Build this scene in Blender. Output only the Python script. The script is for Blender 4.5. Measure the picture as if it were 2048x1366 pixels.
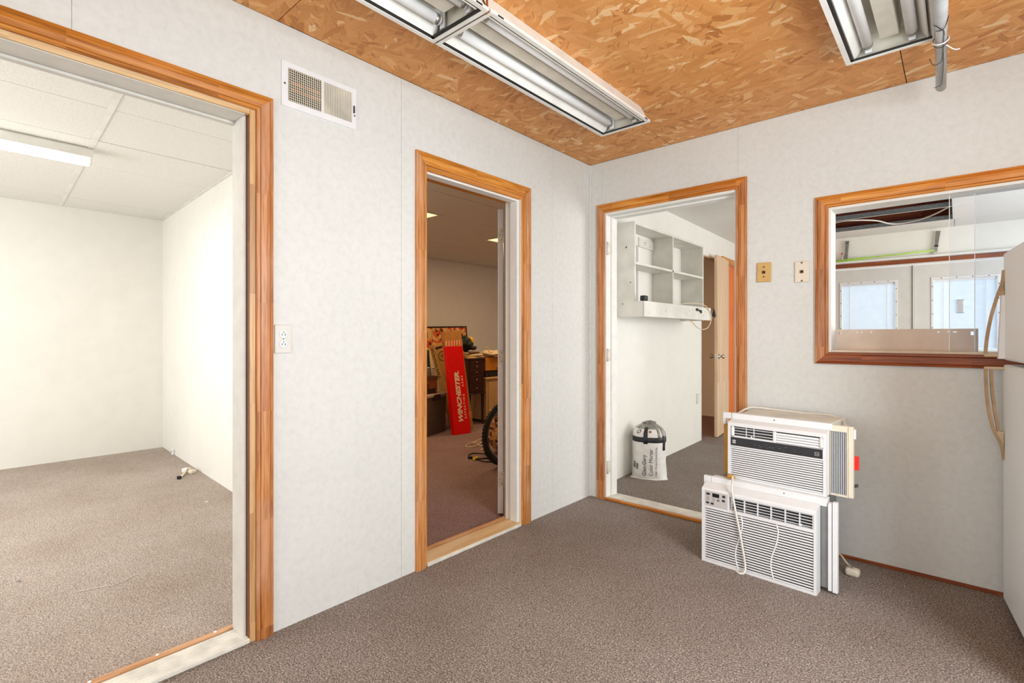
import bpy, bmesh, math, random
from mathutils import Vector, Matrix, noise as mnoise
random.seed(11)
S = bpy.context.scene
COL = S.collection
for _o in list(bpy.data.objects):
    bpy.data.objects.remove(_o)
PI = math.pi

# ------------------------------------------------------------------ camera, light, exposure
cam_d = bpy.data.cameras.new('camera')
cam_d.sensor_width = 36.0
cam_d.lens = 1014.81 / 2048.0 * 36.0
cam_d.shift_y = -11.0 / 2048.0
cam_d.clip_start = 0.03
cam = bpy.data.objects.new('camera', cam_d)
cam.location = (2.0323, -3.1790, 1.172)
cam.rotation_euler = (PI / 2, 0, 0.7216)
COL.objects.link(cam)
S.camera = cam

S.view_settings.view_transform = 'Standard'
S.view_settings.look = 'None'
S.view_settings.gamma = 1.0
S.view_settings.exposure = 0.45
S.view_settings.use_curve_mapping = False

W = bpy.data.worlds.new('daylight')
S.world = W
W.use_nodes = True
W.node_tree.nodes['Background'].inputs[0].default_value = (0.94, 0.965, 1.0, 1)
W.node_tree.nodes['Background'].inputs[1].default_value = 0.95


def area(name, loc, direction, sx, sy, power, col=(1, 1, 1), spread=180):
    l = bpy.data.lights.new(name, 'AREA')
    l.shape = 'RECTANGLE'
    l.size = sx
    l.size_y = sy
    l.energy = power
    l.color = col
    l.spread = math.radians(spread)
    o = bpy.data.objects.new(name, l)
    o.location = loc
    o.rotation_euler = Vector(direction).to_track_quat('-Z', 'Y').to_euler()
    COL.objects.link(o)
    return o


# daylight from the right wall window, plus an added fill behind the camera
area('window_light_right', (3.0, -1.90, 1.35), (-1, 0.0, -0.06), 0.9, 1.5, 50, (0.90, 0.95, 1.0))
area('fill_light_behind', (1.5, -5.3, 1.35), (0, 1, 0.05), 2.4, 1.9, 26, (0.96, 0.985, 1.0))
# daylight in the office on the left, its window lies outside the frame
area('window_light_office', (-2.2, -5.0, 1.3), (0, 1, 0.0), 2.6, 1.6, 46, (0.98, 0.985, 1.0))
# far room: an added fill from its side, and daylight at the glazed doors
area('fill_light_far_room', (4.05, 2.2, 1.35), (-1, 0, 0), 2.6, 1.7, 74, (0.97, 0.985, 1.0))
area('daylight_far_door', (1.64, 5.3, 1.7), (0, -1, -0.1), 2.2, 1.6, 14, (0.90, 0.94, 1.0))


# ------------------------------------------------------------------ materials
def lin(c):
    return tuple(((v / 255.0) / 12.92 if v / 255.0 <= 0.04045 else ((v / 255.0 + 0.055) / 1.055) ** 2.4) for v in c) + (1.0,)


MATS = {}


class NT:
    def __init__(self, name):
        self.m = bpy.data.materials.new(name)
        self.m.use_nodes = True
        self.t = self.m.node_tree
        self.b = self.t.nodes['Principled BSDF']
        self.x = 0

    def n(self, typ, **kw):
        nd = self.t.nodes.new(typ)
        for k, v in kw.items():
            setattr(nd, k, v)
        return nd

    def l(self, a, b):
        self.t.links.new(a, b)

    def ramp(self, fac, stops, interp='LINEAR'):
        r = self.n('ShaderNodeValToRGB')
        r.color_ramp.interpolation = interp
        e = r.color_ramp.elements
        while len(e) < len(stops):
            e.new(0.5)
        for el, (p, c) in zip(e, stops):
            el.position = p
            el.color = c
        self.l(fac, r.inputs[0])
        return r.outputs[0]

    def noise(self, vec, scale, detail=2, rough=0.5, dist=0.0):
        k = self.n('ShaderNodeTexNoise')
        k.inputs['Scale'].default_value = scale
        k.inputs['Detail'].default_value = detail
        k.inputs['Roughness'].default_value = rough
        k.inputs['Distortion'].default_value = dist
        if vec is not None:
            self.l(vec, k.inputs['Vector'])
        return k

    def pos(self):
        return self.n('ShaderNodeNewGeometry').outputs['Position']

    def obj(self):
        return self.n('ShaderNodeTexCoord').outputs['Object']

    def mapping(self, vec, scale=(1, 1, 1), rot=(0, 0, 0), loc=(0, 0, 0)):
        k = self.n('ShaderNodeMapping')
        k.inputs['Scale'].default_value = scale
        k.inputs['Rotation'].default_value = rot
        k.inputs['Location'].default_value = loc
        self.l(vec, k.inputs['Vector'])
        return k.outputs[0]

    def mix(self, fac, a, b, mode='MIX'):
        k = self.n('ShaderNodeMix', data_type='RGBA', blend_type=mode)
        for sock, v in ((k.inputs[0], fac), (k.inputs[6], a), (k.inputs[7], b)):
            if isinstance(v, (int, float)):
                sock.default_value = v
            elif isinstance(v, tuple):
                sock.default_value = v
            else:
                self.l(v, sock)
        return k.outputs[2]

    def math(self, op, a, b=None, c=None):
        k = self.n('ShaderNodeMath', operation=op)
        for i, v in enumerate((a, b, c)):
            if v is None:
                continue
            if isinstance(v, (int, float)):
                k.inputs[i].default_value = v
            else:
                self.l(v, k.inputs[i])
        return k.outputs[0]

    def bump(self, h, strength=0.2, dist=0.002):
        k = self.n('ShaderNodeBump')
        k.inputs['Strength'].default_value = strength
        k.inputs['Distance'].default_value = dist
        self.l(h, k.inputs['Height'])
        self.l(k.outputs[0], self.b.inputs['Normal'])

    def col(self, c):
        if isinstance(c, tuple):
            self.b.inputs['Base Color'].default_value = c
        else:
            self.l(c, self.b.inputs['Base Color'])

    def rough(self, r):
        self.b.inputs['Roughness'].default_value = r


def plain(name, rgb, rough=0.5, metal=0.0, var=0.05, scale=18.0, spec=0.5):
    """one colour with a slight procedural mottling"""
    if name in MATS:
        return MATS[name]
    k = NT(name)
    c = lin(rgb)
    nz = k.noise(k.obj(), scale, 3)
    d = tuple(v * (1 - var * 2) for v in c[:3]) + (1,)
    u = tuple(min(1, v * (1 + var)) for v in c[:3]) + (1,)
    k.col(k.ramp(nz.outputs[0], [(0.3, d), (0.7, u)]))
    k.rough(rough)
    k.b.inputs['Metallic'].default_value = metal
    k.b.inputs['Specular IOR Level'].default_value = spec
    MATS[name] = k.m
    return k.m


def emit(name, rgb, strength):
    k = NT(name)
    k.col(lin(rgb))
    k.b.inputs['Emission Color'].default_value = lin(rgb)
    k.b.inputs['Emission Strength'].default_value = strength
    nz = k.noise(k.obj(), 30, 1)
    k.l(k.ramp(nz.outputs[0], [(0.3, lin(rgb)), (0.7, lin(tuple(min(255, v + 3) for v in rgb)))]), k.b.inputs['Emission Color'])
    MATS[name] = k.m
    return k.m


def wood(name, axis, dark, mid, light, joint=0.42, rough=0.42, gscale=1.0, worn=None):
    """stained finger-jointed pine running along an axis"""
    k = NT(name)
    sep = k.n('ShaderNodeSeparateXYZ')
    k.l(k.obj(), sep.inputs[0])
    o = {'x': (0, 1, 2), 'y': (1, 0, 2), 'z': (2, 0, 1)}[axis]
    cmb = k.n('ShaderNodeCombineXYZ')
    for i, a in enumerate(o):
        k.l(sep.outputs[a], cmb.inputs[i])
    oi = k.n('ShaderNodeObjectInfo')
    # discrete blocks along the board
    s = sep.outputs[o[0]]
    wob = k.math('MULTIPLY', oi.outputs['Random'], 7.3)
    blk = k.math('FLOOR', k.math('ADD', k.math('DIVIDE', s, joint), wob))
    wn = k.n('ShaderNodeTexWhiteNoise', noise_dimensions='1D')
    k.l(blk, wn.inputs['W'])
    off = k.n('ShaderNodeCombineXYZ')
    k.l(k.math('MULTIPLY', wn.outputs['Value'], 40.0), off.inputs[0])
    k.l(k.math('MULTIPLY', wn.outputs['Value'], 13.0), off.inputs[1])
    add = k.n('ShaderNodeVectorMath', operation='ADD')
    k.l(cmb.outputs[0], add.inputs[0])
    k.l(off.outputs[0], add.inputs[1])
    mp = k.mapping(add.outputs[0], (2.2 * gscale, 55 * gscale, 55 * gscale))
    g = k.noise(mp, 1.0, 5, 0.6, 0.6)
    fine = k.noise(k.mapping(add.outputs[0], (9 * gscale, 260 * gscale, 260 * gscale)), 1.0, 2)
    gm = k.math('ADD', k.math('MULTIPLY', g.outputs[0], 0.66), k.math('MULTIPLY', fine.outputs[0], 0.34))
    c = k.ramp(gm, [(0.33, lin(dark)), (0.50, lin(mid)), (0.66, lin(light))])
    tint = k.ramp(wn.outputs['Value'], [(0.0, (0.78, 0.74, 0.70, 1)), (0.5, (1, 1, 1, 1)), (1.0, (1.0, 1.06, 1.1, 1))])
    c = k.mix(1.0, c, tint, 'MULTIPLY')
    if worn:
        w = k.noise(k.mapping(cmb.outputs[0], (1.6, 9, 9)), 1.0, 4, 0.65)
        c = k.mix(k.ramp(w.outputs[0], [(0.48, (0, 0, 0, 1)), (0.72, (0.85, 0.85, 0.85, 1))]), c, lin(worn))
    k.col(c)
    k.rough(rough)
    k.bump(gm, 0.12, 0.001)
    MATS[name] = k.m
    return k.m


for ax in 'xyz':
    wood('stained_pine_' + ax, ax, (136, 76, 18), (204, 128, 40), (226, 160, 76), worn=(212, 136, 66) if ax == 'y' else (196, 106, 32))
wood('worn_pine_z', 'z', (142, 84, 36), (194, 128, 66), (214, 156, 98), worn=(212, 164, 124))
wood('worn_red_pine_z', 'z', (124, 70, 30), (184, 116, 60), (206, 146, 90), worn=(206, 158, 122))
wood('dark_pine_z', 'z', (70, 34, 16), (104, 58, 30), (130, 78, 44))
wood('raw_pine_y', 'y', (186, 144, 98), (214, 178, 130), (226, 196, 152), gscale=0.8, worn=(216, 196, 168))
wood('tan_pine_y', 'y', (160, 104, 62), (196, 140, 94), (214, 164, 118), worn=(214, 172, 136))
wood('raw_pine_z', 'z', (176, 130, 80), (206, 162, 108), (220, 184, 132), gscale=0.8)
wood('dark_pine_x', 'x', (96, 42, 16), (142, 70, 30), (170, 92, 44))
wood('birch_ply_z', 'z', (196, 158, 124), (222, 188, 152), (234, 206, 174), joint=5.0, gscale=0.35, rough=0.5)
wood('orange_pine_z', 'z', (190, 84, 14), (226, 110, 24), (240, 134, 44), joint=3.0)
wood('cherry_z', 'z', (34, 12, 8), (58, 22, 14), (84, 36, 22), joint=4.0, rough=0.3)
wood('rafter_x', 'x', (74, 30, 16), (124, 58, 34), (156, 82, 52), joint=1.1, rough=0.8)


def wall_mat(name, base, mottle=0.05, scale=16.0, specks=True):
    k = NT(name)
    p = k.pos()
    n1 = k.noise(p, scale, 5, 0.62, 0.4)
    n2 = k.noise(p, 2.3, 2, 0.5)
    c = lin(base)
    d = tuple(v * (1 - mottle * 1.6) for v in c[:3]) + (1,)
    u = tuple(min(1, v * (1 + mottle)) for v in c[:3]) + (1,)
    cc = k.ramp(n1.outputs[0], [(0.33, d), (0.5, c), (0.66, u)])
    cc = k.mix(1.0, cc, k.ramp(n2.outputs[0], [(0.3, (0.965, 0.965, 0.96, 1)), (0.7, (1, 1, 1, 1))]), 'MULTIPLY')
    if specks:
        v = k.n('ShaderNodeTexVoronoi')
        v.inputs['Scale'].default_value = 3.2
        k.l(p, v.inputs['Vector'])
        cc = k.mix(k.ramp(v.outputs['Distance'], [(0.0, (0.75, 0.75, 0.75, 1)), (0.011, (0.6, 0.6, 0.6, 1)), (0.014, (0, 0, 0, 1))]), cc, lin((60, 50, 42)))
    k.col(cc)
    k.rough(0.55)
    k.bump(k.noise(p, 300, 2).outputs[0], 0.05, 0.0006)
    MATS[name] = k.m
    return k.m


wall_mat('mottled_wallboard', (215, 216, 211), 0.034, 34)
wall_mat('white_wall', (238, 236, 228), 0.012, 8)
wall_mat('white_paint', (233, 232, 226), 0.03, 11)
wall_mat('grey_beige_paint', (208, 204, 195), 0.04, 13)  # white paint toned down to a grey beige


def tile_mat():
    k = NT('acoustic_tile')
    p = k.pos()
    n1 = k.noise(p, 260, 3, 0.7)
    n2 = k.noise(p, 110, 2, 0.5)
    a = k.math('ADD', k.math('MULTIPLY', n1.outputs[0], 0.7), k.math('MULTIPLY', n2.outputs[0], 0.3))
    k.col(k.ramp(a, [(0.36, lin((206, 203, 195))), (0.47, lin((230, 228, 221))), (0.6, lin((239, 237, 231)))]))
    k.rough(0.95)
    k.bump(a, 0.3, 0.002)
    MATS['acoustic_tile'] = k.m


tile_mat()


def carpet_mat(name, d, m, l, h):
    k = NT(name)
    p = k.pos()
    n1 = k.noise(p, 175, 2, 0.6, 0.3)
    n2 = k.noise(p, 420, 2, 0.6)
    n3 = k.noise(p, 1.7, 3, 0.55)
    v = k.n('ShaderNodeTexVoronoi')
    v.inputs['Scale'].default_value = 210
    k.l(p, v.inputs['Vector'])
    a = k.math('ADD', k.math('MULTIPLY', n1.outputs[0], 0.62), k.math('MULTIPLY', n2.outputs[0], 0.38))
    c = k.ramp(a, [(0.34, lin(d)), (0.45, lin(m)), (0.55, lin(l)), (0.66, lin(h))])
    vc = k.n('ShaderNodeSeparateColor')
    k.l(v.outputs['Color'], vc.inputs[0])
    c = k.mix(1.0, c, k.ramp(vc.outputs[0], [(0.0, (0.72, 0.68, 0.68, 1)), (0.5, (1, 1, 1, 1)), (1.0, (1.16, 1.12, 1.1, 1))]), 'MULTIPLY')
    c = k.mix(1.0, c, k.ramp(n3.outputs[0], [(0.32, (0.86, 0.83, 0.80, 1)), (0.62, (1, 1, 1, 1))]), 'MULTIPLY')
    k.col(c)
    k.rough(0.95)
    k.b.inputs['Specular IOR Level'].default_value = 0.1
    k.bump(k.math('SUBTRACT', n1.outputs[0], k.math('MULTIPLY', v.outputs['Distance'], 0.6)), 0.8, 0.004)
    MATS[name] = k.m


carpet_mat('carpet_loop', (68, 61, 58), (122, 112, 106), (162, 151, 143), (220, 213, 204))
carpet_mat('carpet_tan', (106, 94, 86), (162, 149, 139), (194, 182, 171), (236, 228, 218))  # carpet pile in a lighter, browner tone
carpet_mat('carpet_plum', (74, 56, 56), (126, 104, 104), (164, 140, 138), (216, 196, 192))  # carpet pile in a plum brown tone


def osb_mat():
    k = NT('strand_board')
    p = k.pos()
    oi = k.n('ShaderNodeObjectInfo')
    cmb = k.n('ShaderNodeCombineXYZ')
    k.l(k.math('MULTIPLY', oi.outputs['Random'], 5.0), cmb.inputs[0])
    k.l(k.math('MULTIPLY', oi.outputs['Random'], 9.0), cmb.inputs[1])
    ad = k.n('ShaderNodeVectorMath', operation='ADD')
    k.l(p, ad.inputs[0])
    k.l(cmb.outputs[0], ad.inputs[1])
    flat = k.mapping(ad.outputs[0], (1, 1, 0))
    wobn = k.noise(flat, 13, 4, 0.6)
    w = k.n('ShaderNodeVectorMath', operation='MULTIPLY_ADD')
    k.l(wobn.outputs['Color'], w.inputs[0])
    w.inputs[1].default_value = (0.032, 0.032, 0)
    k.l(flat, w.inputs[2])
    base = None
    hgt = None
    layers = [(12, 8, 22, 0.0), (-38, 7.5, 28, 0.5), (64, 7.5, 25, 0.62), (-6, 8, 38, 0.66), (24, 10, 46, 0.72), (-70, 10, 42, 0.82)]
    for i, (ang, sx, sy, th) in enumerate(layers):
        mp = k.mapping(w.outputs[0], (sx, sy, 1), (0, 0, 0))
        # rotate first, then stretch
        rot = k.mapping(w.outputs[0], (1, 1, 1), (0, 0, math.radians(ang)), (0.37 * i, 0.21 * i, 0))
        mp = k.mapping(rot, (sx, sy, 1))
        v = k.n('ShaderNodeTexVoronoi', voronoi_dimensions='2D')
        v.inputs['Scale'].default_value = 1.0
        v.inputs['Randomness'].default_value = 0.95
        k.l(mp, v.inputs['Vector'])
        sc = k.n('ShaderNodeSeparateColor')
        k.l(v.outputs['Color'], sc.inputs[0])
        grain = k.noise(k.mapping(rot, (5, 190, 1)), 1.0, 2)
        col = k.ramp(sc.outputs[1], [(0.0, lin((186, 116, 50))), (0.12, lin((206, 140, 68))), (0.5, lin((216, 149, 80))), (0.86, lin((222, 160, 92))), (0.95, lin((233, 184, 124))), (1.0, lin((240, 204, 156)))])
        col = k.mix(1.0, col, k.ramp(grain.outputs[0], [(0.3, (0.86, 0.83, 0.8, 1)), (0.6, (1, 1, 1, 1))]), 'MULTIPLY')
        if base is None:
            base = col
            hgt = sc.outputs[2]
        else:
            m = k.math('GREATER_THAN', sc.outputs[0], th)
            base = k.mix(m, base, col)
            # thin dark edge where a flake lies over the next
            hgt = k.mix(m, hgt, sc.outputs[2])
    # dark slivers
    sl = k.n('ShaderNodeTexVoronoi', voronoi_dimensions='2D')
    sl.inputs['Scale'].default_value = 1.0
    k.l(k.mapping(k.mapping(w.outputs[0], (1, 1, 1), (0, 0, 0.9)), (9, 120, 1)), sl.inputs['Vector'])
    s2 = k.n('ShaderNodeSeparateColor')
    k.l(sl.outputs['Color'], s2.inputs[0])
    m = k.math('MULTIPLY', k.math('GREATER_THAN', s2.outputs[0], 0.945), k.math('LESS_THAN', sl.outputs['Distance'], 0.22))
    base = k.mix(k.math('MULTIPLY', m, 0.55), base, lin((92, 48, 22)))
    warm = k.noise(flat, 1.1, 2)
    base = k.mix(1.0, base, k.ramp(warm.outputs[0], [(0.35, (1.0, 0.94, 0.84, 1)), (0.65, (1, 1, 1, 1))]), 'MULTIPLY')
    k.col(base)
    k.rough(0.5)
    k.bump(hgt, 0.28, 0.002)
    MATS['strand_board'] = k.m


osb_mat()

plain('enamel_white', (232, 230, 222), 0.38, 0, 0.05, 9)
plain('dirty_enamel', (222, 216, 200), 0.45, 0, 0.10, 7)
plain('tube_glass', (238, 238, 236), 0.5, 0, 0.02, spec=0.25)
plain('tube_glass_grey', (182, 184, 184), 0.16, 0, 0.05)
plain('black_gasket', (26, 25, 23), 0.6)
plain('rust_bracket', (150, 84, 36), 0.7, 0, 0.2)
plain('tube_metal', (188, 186, 178), 0.35, 0.9)
plain('white_plastic', (229, 230, 230), 0.35, 0, 0.015)
plain('grille_white', (233, 234, 234), 0.4, 0, 0.01)
plain('cream_plastic', (226, 217, 196), 0.42, 0, 0.03)
plain('ivory_plate', (222, 212, 194), 0.4, 0, 0.02)
plain('tan_plate', (204, 166, 98), 0.42, 0, 0.04)
plain('outlet_plate', (214, 212, 202), 0.35, 0, 0.02)
plain('dark_hole', (14, 13, 12), 0.9)
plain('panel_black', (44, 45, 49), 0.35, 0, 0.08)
plain('panel_grey', (196, 192, 188), 0.4, 0, 0.02)
plain('foam_tan', (186, 142, 66), 0.9, 0, 0.08)
plain('steel_grey', (150, 152, 152), 0.4, 0.6, 0.06)
plain('galvanised', (148, 152, 154), 0.42, 0.7, 0.14, 60)
plain('chrome_dull', (198, 192, 180), 0.22, 0.95)
plain('brass_screw', (130, 104, 70), 0.35, 0.8)
plain('red_plastic', (232, 34, 24), 0.45)
plain('dark_brown', (42, 26, 20), 0.7)
plain('fridge_enamel', (234, 238, 238), 0.42, 0, 0.03, 140)
plain('fridge_handle_tan', (178, 148, 108), 0.45, 0, 0.12, 20)
plain('fridge_handle_edge', (206, 184, 148), 0.45, 0, 0.1, 20)
plain('shelf_paint', (224, 221, 212), 0.5, 0, 0.06, 8)
plain('black_plastic', (24, 24, 25), 0.45)
plain('white_cable', (226, 222, 210), 0.45)
plain('cream_cable', (222, 206, 176), 0.5)
plain('lime_cord', (172, 222, 70), 0.5)
plain('grey_brush', (130, 130, 120), 0.5, 0.3, 0.1)
plain('bag_paper', (240, 239, 235), 0.55, 0, 0.05, 22)
plain('bag_tape', (36, 37, 42), 0.4, 0, 0.15, 40)
plain('bag_grey_film', (150, 146, 138), 0.3, 0, 0.2, 25)
plain('ink_grey', (52, 52, 54), 0.6)
plain('box_red', (236, 8, 6), 0.55, 0, 0.03, spec=0.2)
plain('box_cream_ink', (240, 226, 200), 0.5)
plain('box_kraft', (190, 134, 64), 0.75, 0, 0.06)
plain('box_kraft_light', (204, 156, 82), 0.75, 0, 0.06)
plain('box_brown', (140, 78, 38), 0.75, 0, 0.08)
plain('orange_card', (206, 132, 40), 0.7, 0, 0.05)
plain('tote_grey', (92, 84, 78), 0.45, 0, 0.05)
plain('tote_lid', (186, 176, 164), 0.4, 0, 0.06)
plain('glass_tint', (200, 190, 160), 0.08, 0, 0.1)
plain('paper_tan', (226, 194, 136), 0.8, 0, 0.12, 12)
plain('paper_dark', (96, 62, 36), 0.8, 0, 0.2, 12)
plain('bag_cloth', (226, 208, 168), 0.7, 0, 0.12, 30)
plain('green_black_cloth', (22, 40, 30), 0.6, 0, 0.35, 30)
plain('yellow_cloth', (226, 176, 40), 0.6, 0, 0.1)
plain('beige_laminate', (206, 170, 116), 0.5, 0, 0.05)
plain('tyre_rubber', (36, 34, 33), 0.75, 0, 0.15, 60)
plain('rim_alloy', (120, 120, 120), 0.35, 0.8)
plain('bike_paint', (34, 50, 84), 0.3)
plain('pale_board', (220, 200, 160), 0.7, 0, 0.05)
plain('picture_frame_black', (30, 20, 16), 0.4)
plain('yellow_plug', (224, 214, 24), 0.45)
plain('door_white', (226, 225, 222), 0.42, 0, 0.03, 14)
plain('far_door_paint', (214, 212, 206), 0.45, 0, 0.02, 10)
plain('board_tan', (224, 207, 190), 0.6, 0, 0.04, 12)
plain('dusty_paint', (158, 138, 124), 0.6, 0, 0.12, 14)
plain('band_ink', (104, 104, 108), 0.5)
plain('sill_cream', (214, 200, 178), 0.5, 0, 0.05)
plain('threshold_white', (222, 219, 208), 0.5, 0, 0.10, 16)
emit('lamp_tube_lit', (255, 252, 244), 3.0)
emit('troffer_lens_lit', (255, 226, 170), 1.0)


def fur_mat():
    k = NT('patterned_fleece')
    p = k.obj()
    n1 = k.noise(k.mapping(p, (26, 26, 9)), 1.0, 3, 0.6, 1.2)
    k.col(k.ramp(n1.outputs[0], [(0.4, lin((70, 44, 24))), (0.5, lin((206, 140, 84))), (0.7, lin((232, 178, 118)))]))
    k.rough(0.95)
    MATS['patterned_fleece'] = k.m


fur_mat()


def picture_mat():
    k = NT('blossom_print')
    p = k.obj()
    v = k.n('ShaderNodeTexVoronoi')
    v.inputs['Scale'].default_value = 21
    ns = k.noise(p, 14, 2)
    w = k.n('ShaderNodeVectorMath', operation='MULTIPLY_ADD')
    k.l(ns.outputs['Color'], w.inputs[0])
    w.inputs[1].default_value = (0.06, 0.06, 0.06)
    k.l(p, w.inputs[2])
    k.l(w.outputs[0], v.inputs['Vector'])
    sc = k.n('ShaderNodeSeparateColor')
    k.l(v.outputs['Color'], sc.inputs[0])
    c = k.ramp(sc.outputs[0], [(0.0, lin((226, 60, 24))), (0.24, lin((236, 110, 40))), (0.36, lin((240, 170, 90))), (0.58, lin((242, 206, 140))), (0.84, lin((228, 180, 110))), (0.92, lin((90, 40, 24)))], 'CONSTANT')
    # the print thins out to plain cream towards its right side
    sep = k.n('ShaderNodeSeparateXYZ')
    k.l(p, sep.inputs[0])
    f = k.math('ADD', sep.outputs[1], k.math('MULTIPLY', ns.outputs[0], 0.16))
    c = k.mix(k.math('GREATER_THAN', f, 0.30), c, lin((238, 204, 148)))
    k.col(c)
    k.rough(0.5)
    MATS['blossom_print'] = k.m


picture_mat()


def clear_sheet(name, tint, gloss, haze=0.015):
    k = NT(name)
    t = k.t
    t.nodes.remove(k.b)
    out = t.nodes['Material Output']
    tr = k.n('ShaderNodeBsdfTransparent')
    tr.inputs[0].default_value = tint
    gl = k.n('ShaderNodeBsdfGlossy')
    gl.inputs['Roughness'].default_value = 0.05
    df = k.n('ShaderNodeBsdfDiffuse')
    ns = k.noise(k.obj(), 25, 3)
    k.l(k.ramp(ns.outputs[0], [(0.3, (0.7, 0.74, 0.8, 1)), (0.7, (0.85, 0.88, 0.92, 1))]), df.inputs[0])
    m1 = k.n('ShaderNodeMixShader')
    m1.inputs[0].default_value = 0.0
    k.l(tr.outputs[0], m1.inputs[1])
    k.l(gl.outputs[0], m1.inputs[2])
    m2 = k.n('ShaderNodeMixShader')
    m2.inputs[0].default_value = haze
    k.l(m1.outputs[0], m2.inputs[1])
    k.l(df.outputs[0], m2.inputs[2])
    k.l(m2.outputs[0], out.inputs[0])
    MATS[name] = k.m


clear_sheet('clear_acrylic', (0.95, 0.965, 0.985, 1), 0.008)
clear_sheet('jar_clear', (0.88, 0.85, 0.77, 1), 0.0, 0.10)
clear_sheet('window_glass', (0.92, 0.96, 0.97, 1), 0.05)


def blind_mat():
    k = NT('blind_slat')
    t = k.t
    tr = k.n('ShaderNodeBsdfTranslucent')
    ns = k.noise(k.obj(), 20, 2)
    k.l(k.ramp(ns.outputs[0], [(0.3, (0.84, 0.88, 0.92, 1)), (0.7, (0.9, 0.93, 0.96, 1))]), tr.inputs[0])
    m = k.n('ShaderNodeMixShader')
    m.inputs[0].default_value = 0.55
    k.b.inputs['Base Color'].default_value = (0.86, 0.88, 0.9, 1)
    k.l(k.b.outputs[0], m.inputs[1])
    k.l(tr.outputs[0], m.inputs[2])
    k.l(m.outputs[0], t.nodes['Material Output'].inputs[0])
    MATS['blind_slat'] = k.m


blind_mat()


def M(n):
    return MATS[n]


# ------------------------------------------------------------------ mesh helpers
class MB:
    def __init__(self):
        self.bm = bmesh.new()

    def _tag(self, faces, mi, smooth=False):
        for f in faces:
            f.material_index = mi
            f.smooth = smooth

    def box(self, x0, x1, y0, y1, z0, z1, bev=0.0, mi=0, mat=None, seg=1):
        if x0 > x1: x0, x1 = x1, x0
        if y0 > y1: y0, y1 = y1, y0
        if z0 > z1: z0, z1 = z1, z0
        r = bmesh.ops.create_cube(self.bm, size=1.0)
        vs = r['verts']
        m = Matrix.Translation(((x0 + x1) / 2, (y0 + y1) / 2, (z0 + z1) / 2)) @ Matrix.Diagonal((x1 - x0, y1 - y0, z1 - z0, 1))
        if mat is not None:
            m = mat @ m
        bmesh.ops.transform(self.bm, matrix=m, verts=vs)
        fs = set(f for v in vs for f in v.link_faces)
        self._tag(fs, mi)
        if bev > 0:
            es = set(e for v in vs for e in v.link_edges)
            rr = bmesh.ops.bevel(self.bm, geom=list(es), offset=bev, segments=seg, affect='EDGES', profile=0.5)
            self._tag(rr['faces'], mi, seg > 1)
        return self

    def poly(self, pts, mi=0):
        vs = [self.bm.verts.new(p) for p in pts]
        f = self.bm.faces.new(vs)
        f.material_index = mi
        return f

    def prism(self, a, b, mi=0, smooth=False):
        """two matching polygons (lists of 3D points) joined into a solid"""
        va = [self.bm.verts.new(p) for p in a]
        vb = [self.bm.verts.new(p) for p in b]
        n = len(a)
        fs = []
        for i in range(n):
            j = (i + 1) % n
            fs.append(self.bm.faces.new((va[i], va[j], vb[j], vb[i])))
            fs[-1].smooth = smooth
        fs.append(self.bm.faces.new(va[::-1]))
        fs.append(self.bm.faces.new(vb))
        for f in fs:
            f.material_index = mi
        return self

    def tube(self, path, r, n=8, mi=0, closed=False, radii=None):
        P = [Vector(p) for p in path]
        rings = []
        N = len(P)
        up = None
        for i, p in enumerate(P):
            if closed:
                t = (P[(i + 1) % N] - P[i - 1])
            else:
                t = P[min(i + 1, N - 1)] - P[max(i - 1, 0)]
            if t.length < 1e-9:
                t = Vector((0, 0, 1))
            t.normalize()
            if up is None:
                up = Vector((0, 0, 1)) if abs(t.z) < 0.9 else Vector((1, 0, 0))
            a = t.cross(up)
            if a.length < 1e-6:
                a = t.orthogonal()
            a.normalize()
            b = a.cross(t).normalized()
            up = b
            rr = radii[i] if radii else r
            rings.append([self.bm.verts.new(p + a * rr * math.cos(2 * PI * k / n) + b * rr * math.sin(2 * PI * k / n)) for k in range(n)])
        rng = range(N if closed else N - 1)
        for i in rng:
            A, B = rings[i], rings[(i + 1) % N]
            for k in range(n):
                f = self.bm.faces.new((A[k], A[(k + 1) % n], B[(k + 1) % n], B[k]))
                f.smooth = True
                f.material_index = mi
        if not closed:
            f = self.bm.faces.new(rings[0][::-1]); f.material_index = mi
            f = self.bm.faces.new(rings[-1]); f.material_index = mi
        return self

    def lathe(self, prof, n=16, mat=None, mi=0):
        ringed = prof[0] == prof[-1]
        """profile (r, z) about local z"""
        mat = mat or Matrix.Identity(4)
        rings = []
        for (r, z) in prof:
            if r < 1e-6:
                rings.append([self.bm.verts.new(mat @ Vector((0, 0, z)))])
            else:
                rings.append([self.bm.verts.new(mat @ Vector((r * math.cos(2 * PI * k / n), r * math.sin(2 * PI * k / n), z))) for k in range(n)])
        for A, B in zip(rings, rings[1:]):
            for k in range(n):
                q = [A[k % len(A)], A[(k + 1) % len(A)], B[(k + 1) % len(B)], B[k % len(B)]]
                u = []
                for v in q:
                    if v not in u:
                        u.append(v)
                if len(u) >= 3:
                    f = self.bm.faces.new(u)
                    f.smooth = True
                    f.material_index = mi
        for R, rev in ((rings[0], True), (rings[-1], False)):
            if len(R) > 2 and not ringed:
                f = self.bm.faces.new(R[::-1] if rev else R)
                f.material_index = mi
        return self

    def build(self, name, mats, parent=None, loc=None):
        bmesh.ops.recalc_face_normals(self.bm, faces=self.bm.faces[:])
        me = bpy.data.meshes.new(name)
        self.bm.to_mesh(me)
        self.bm.free()
        for m in (mats if isinstance(mats, (list, tuple)) else [mats]):
            me.materials.append(M(m) if isinstance(m, str) else m)
        o = bpy.data.objects.new(name, me)
        COL.objects.link(o)
        if parent is not None:
            o.parent = parent
        if loc is not None:
            o.location = loc
        return o


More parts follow.
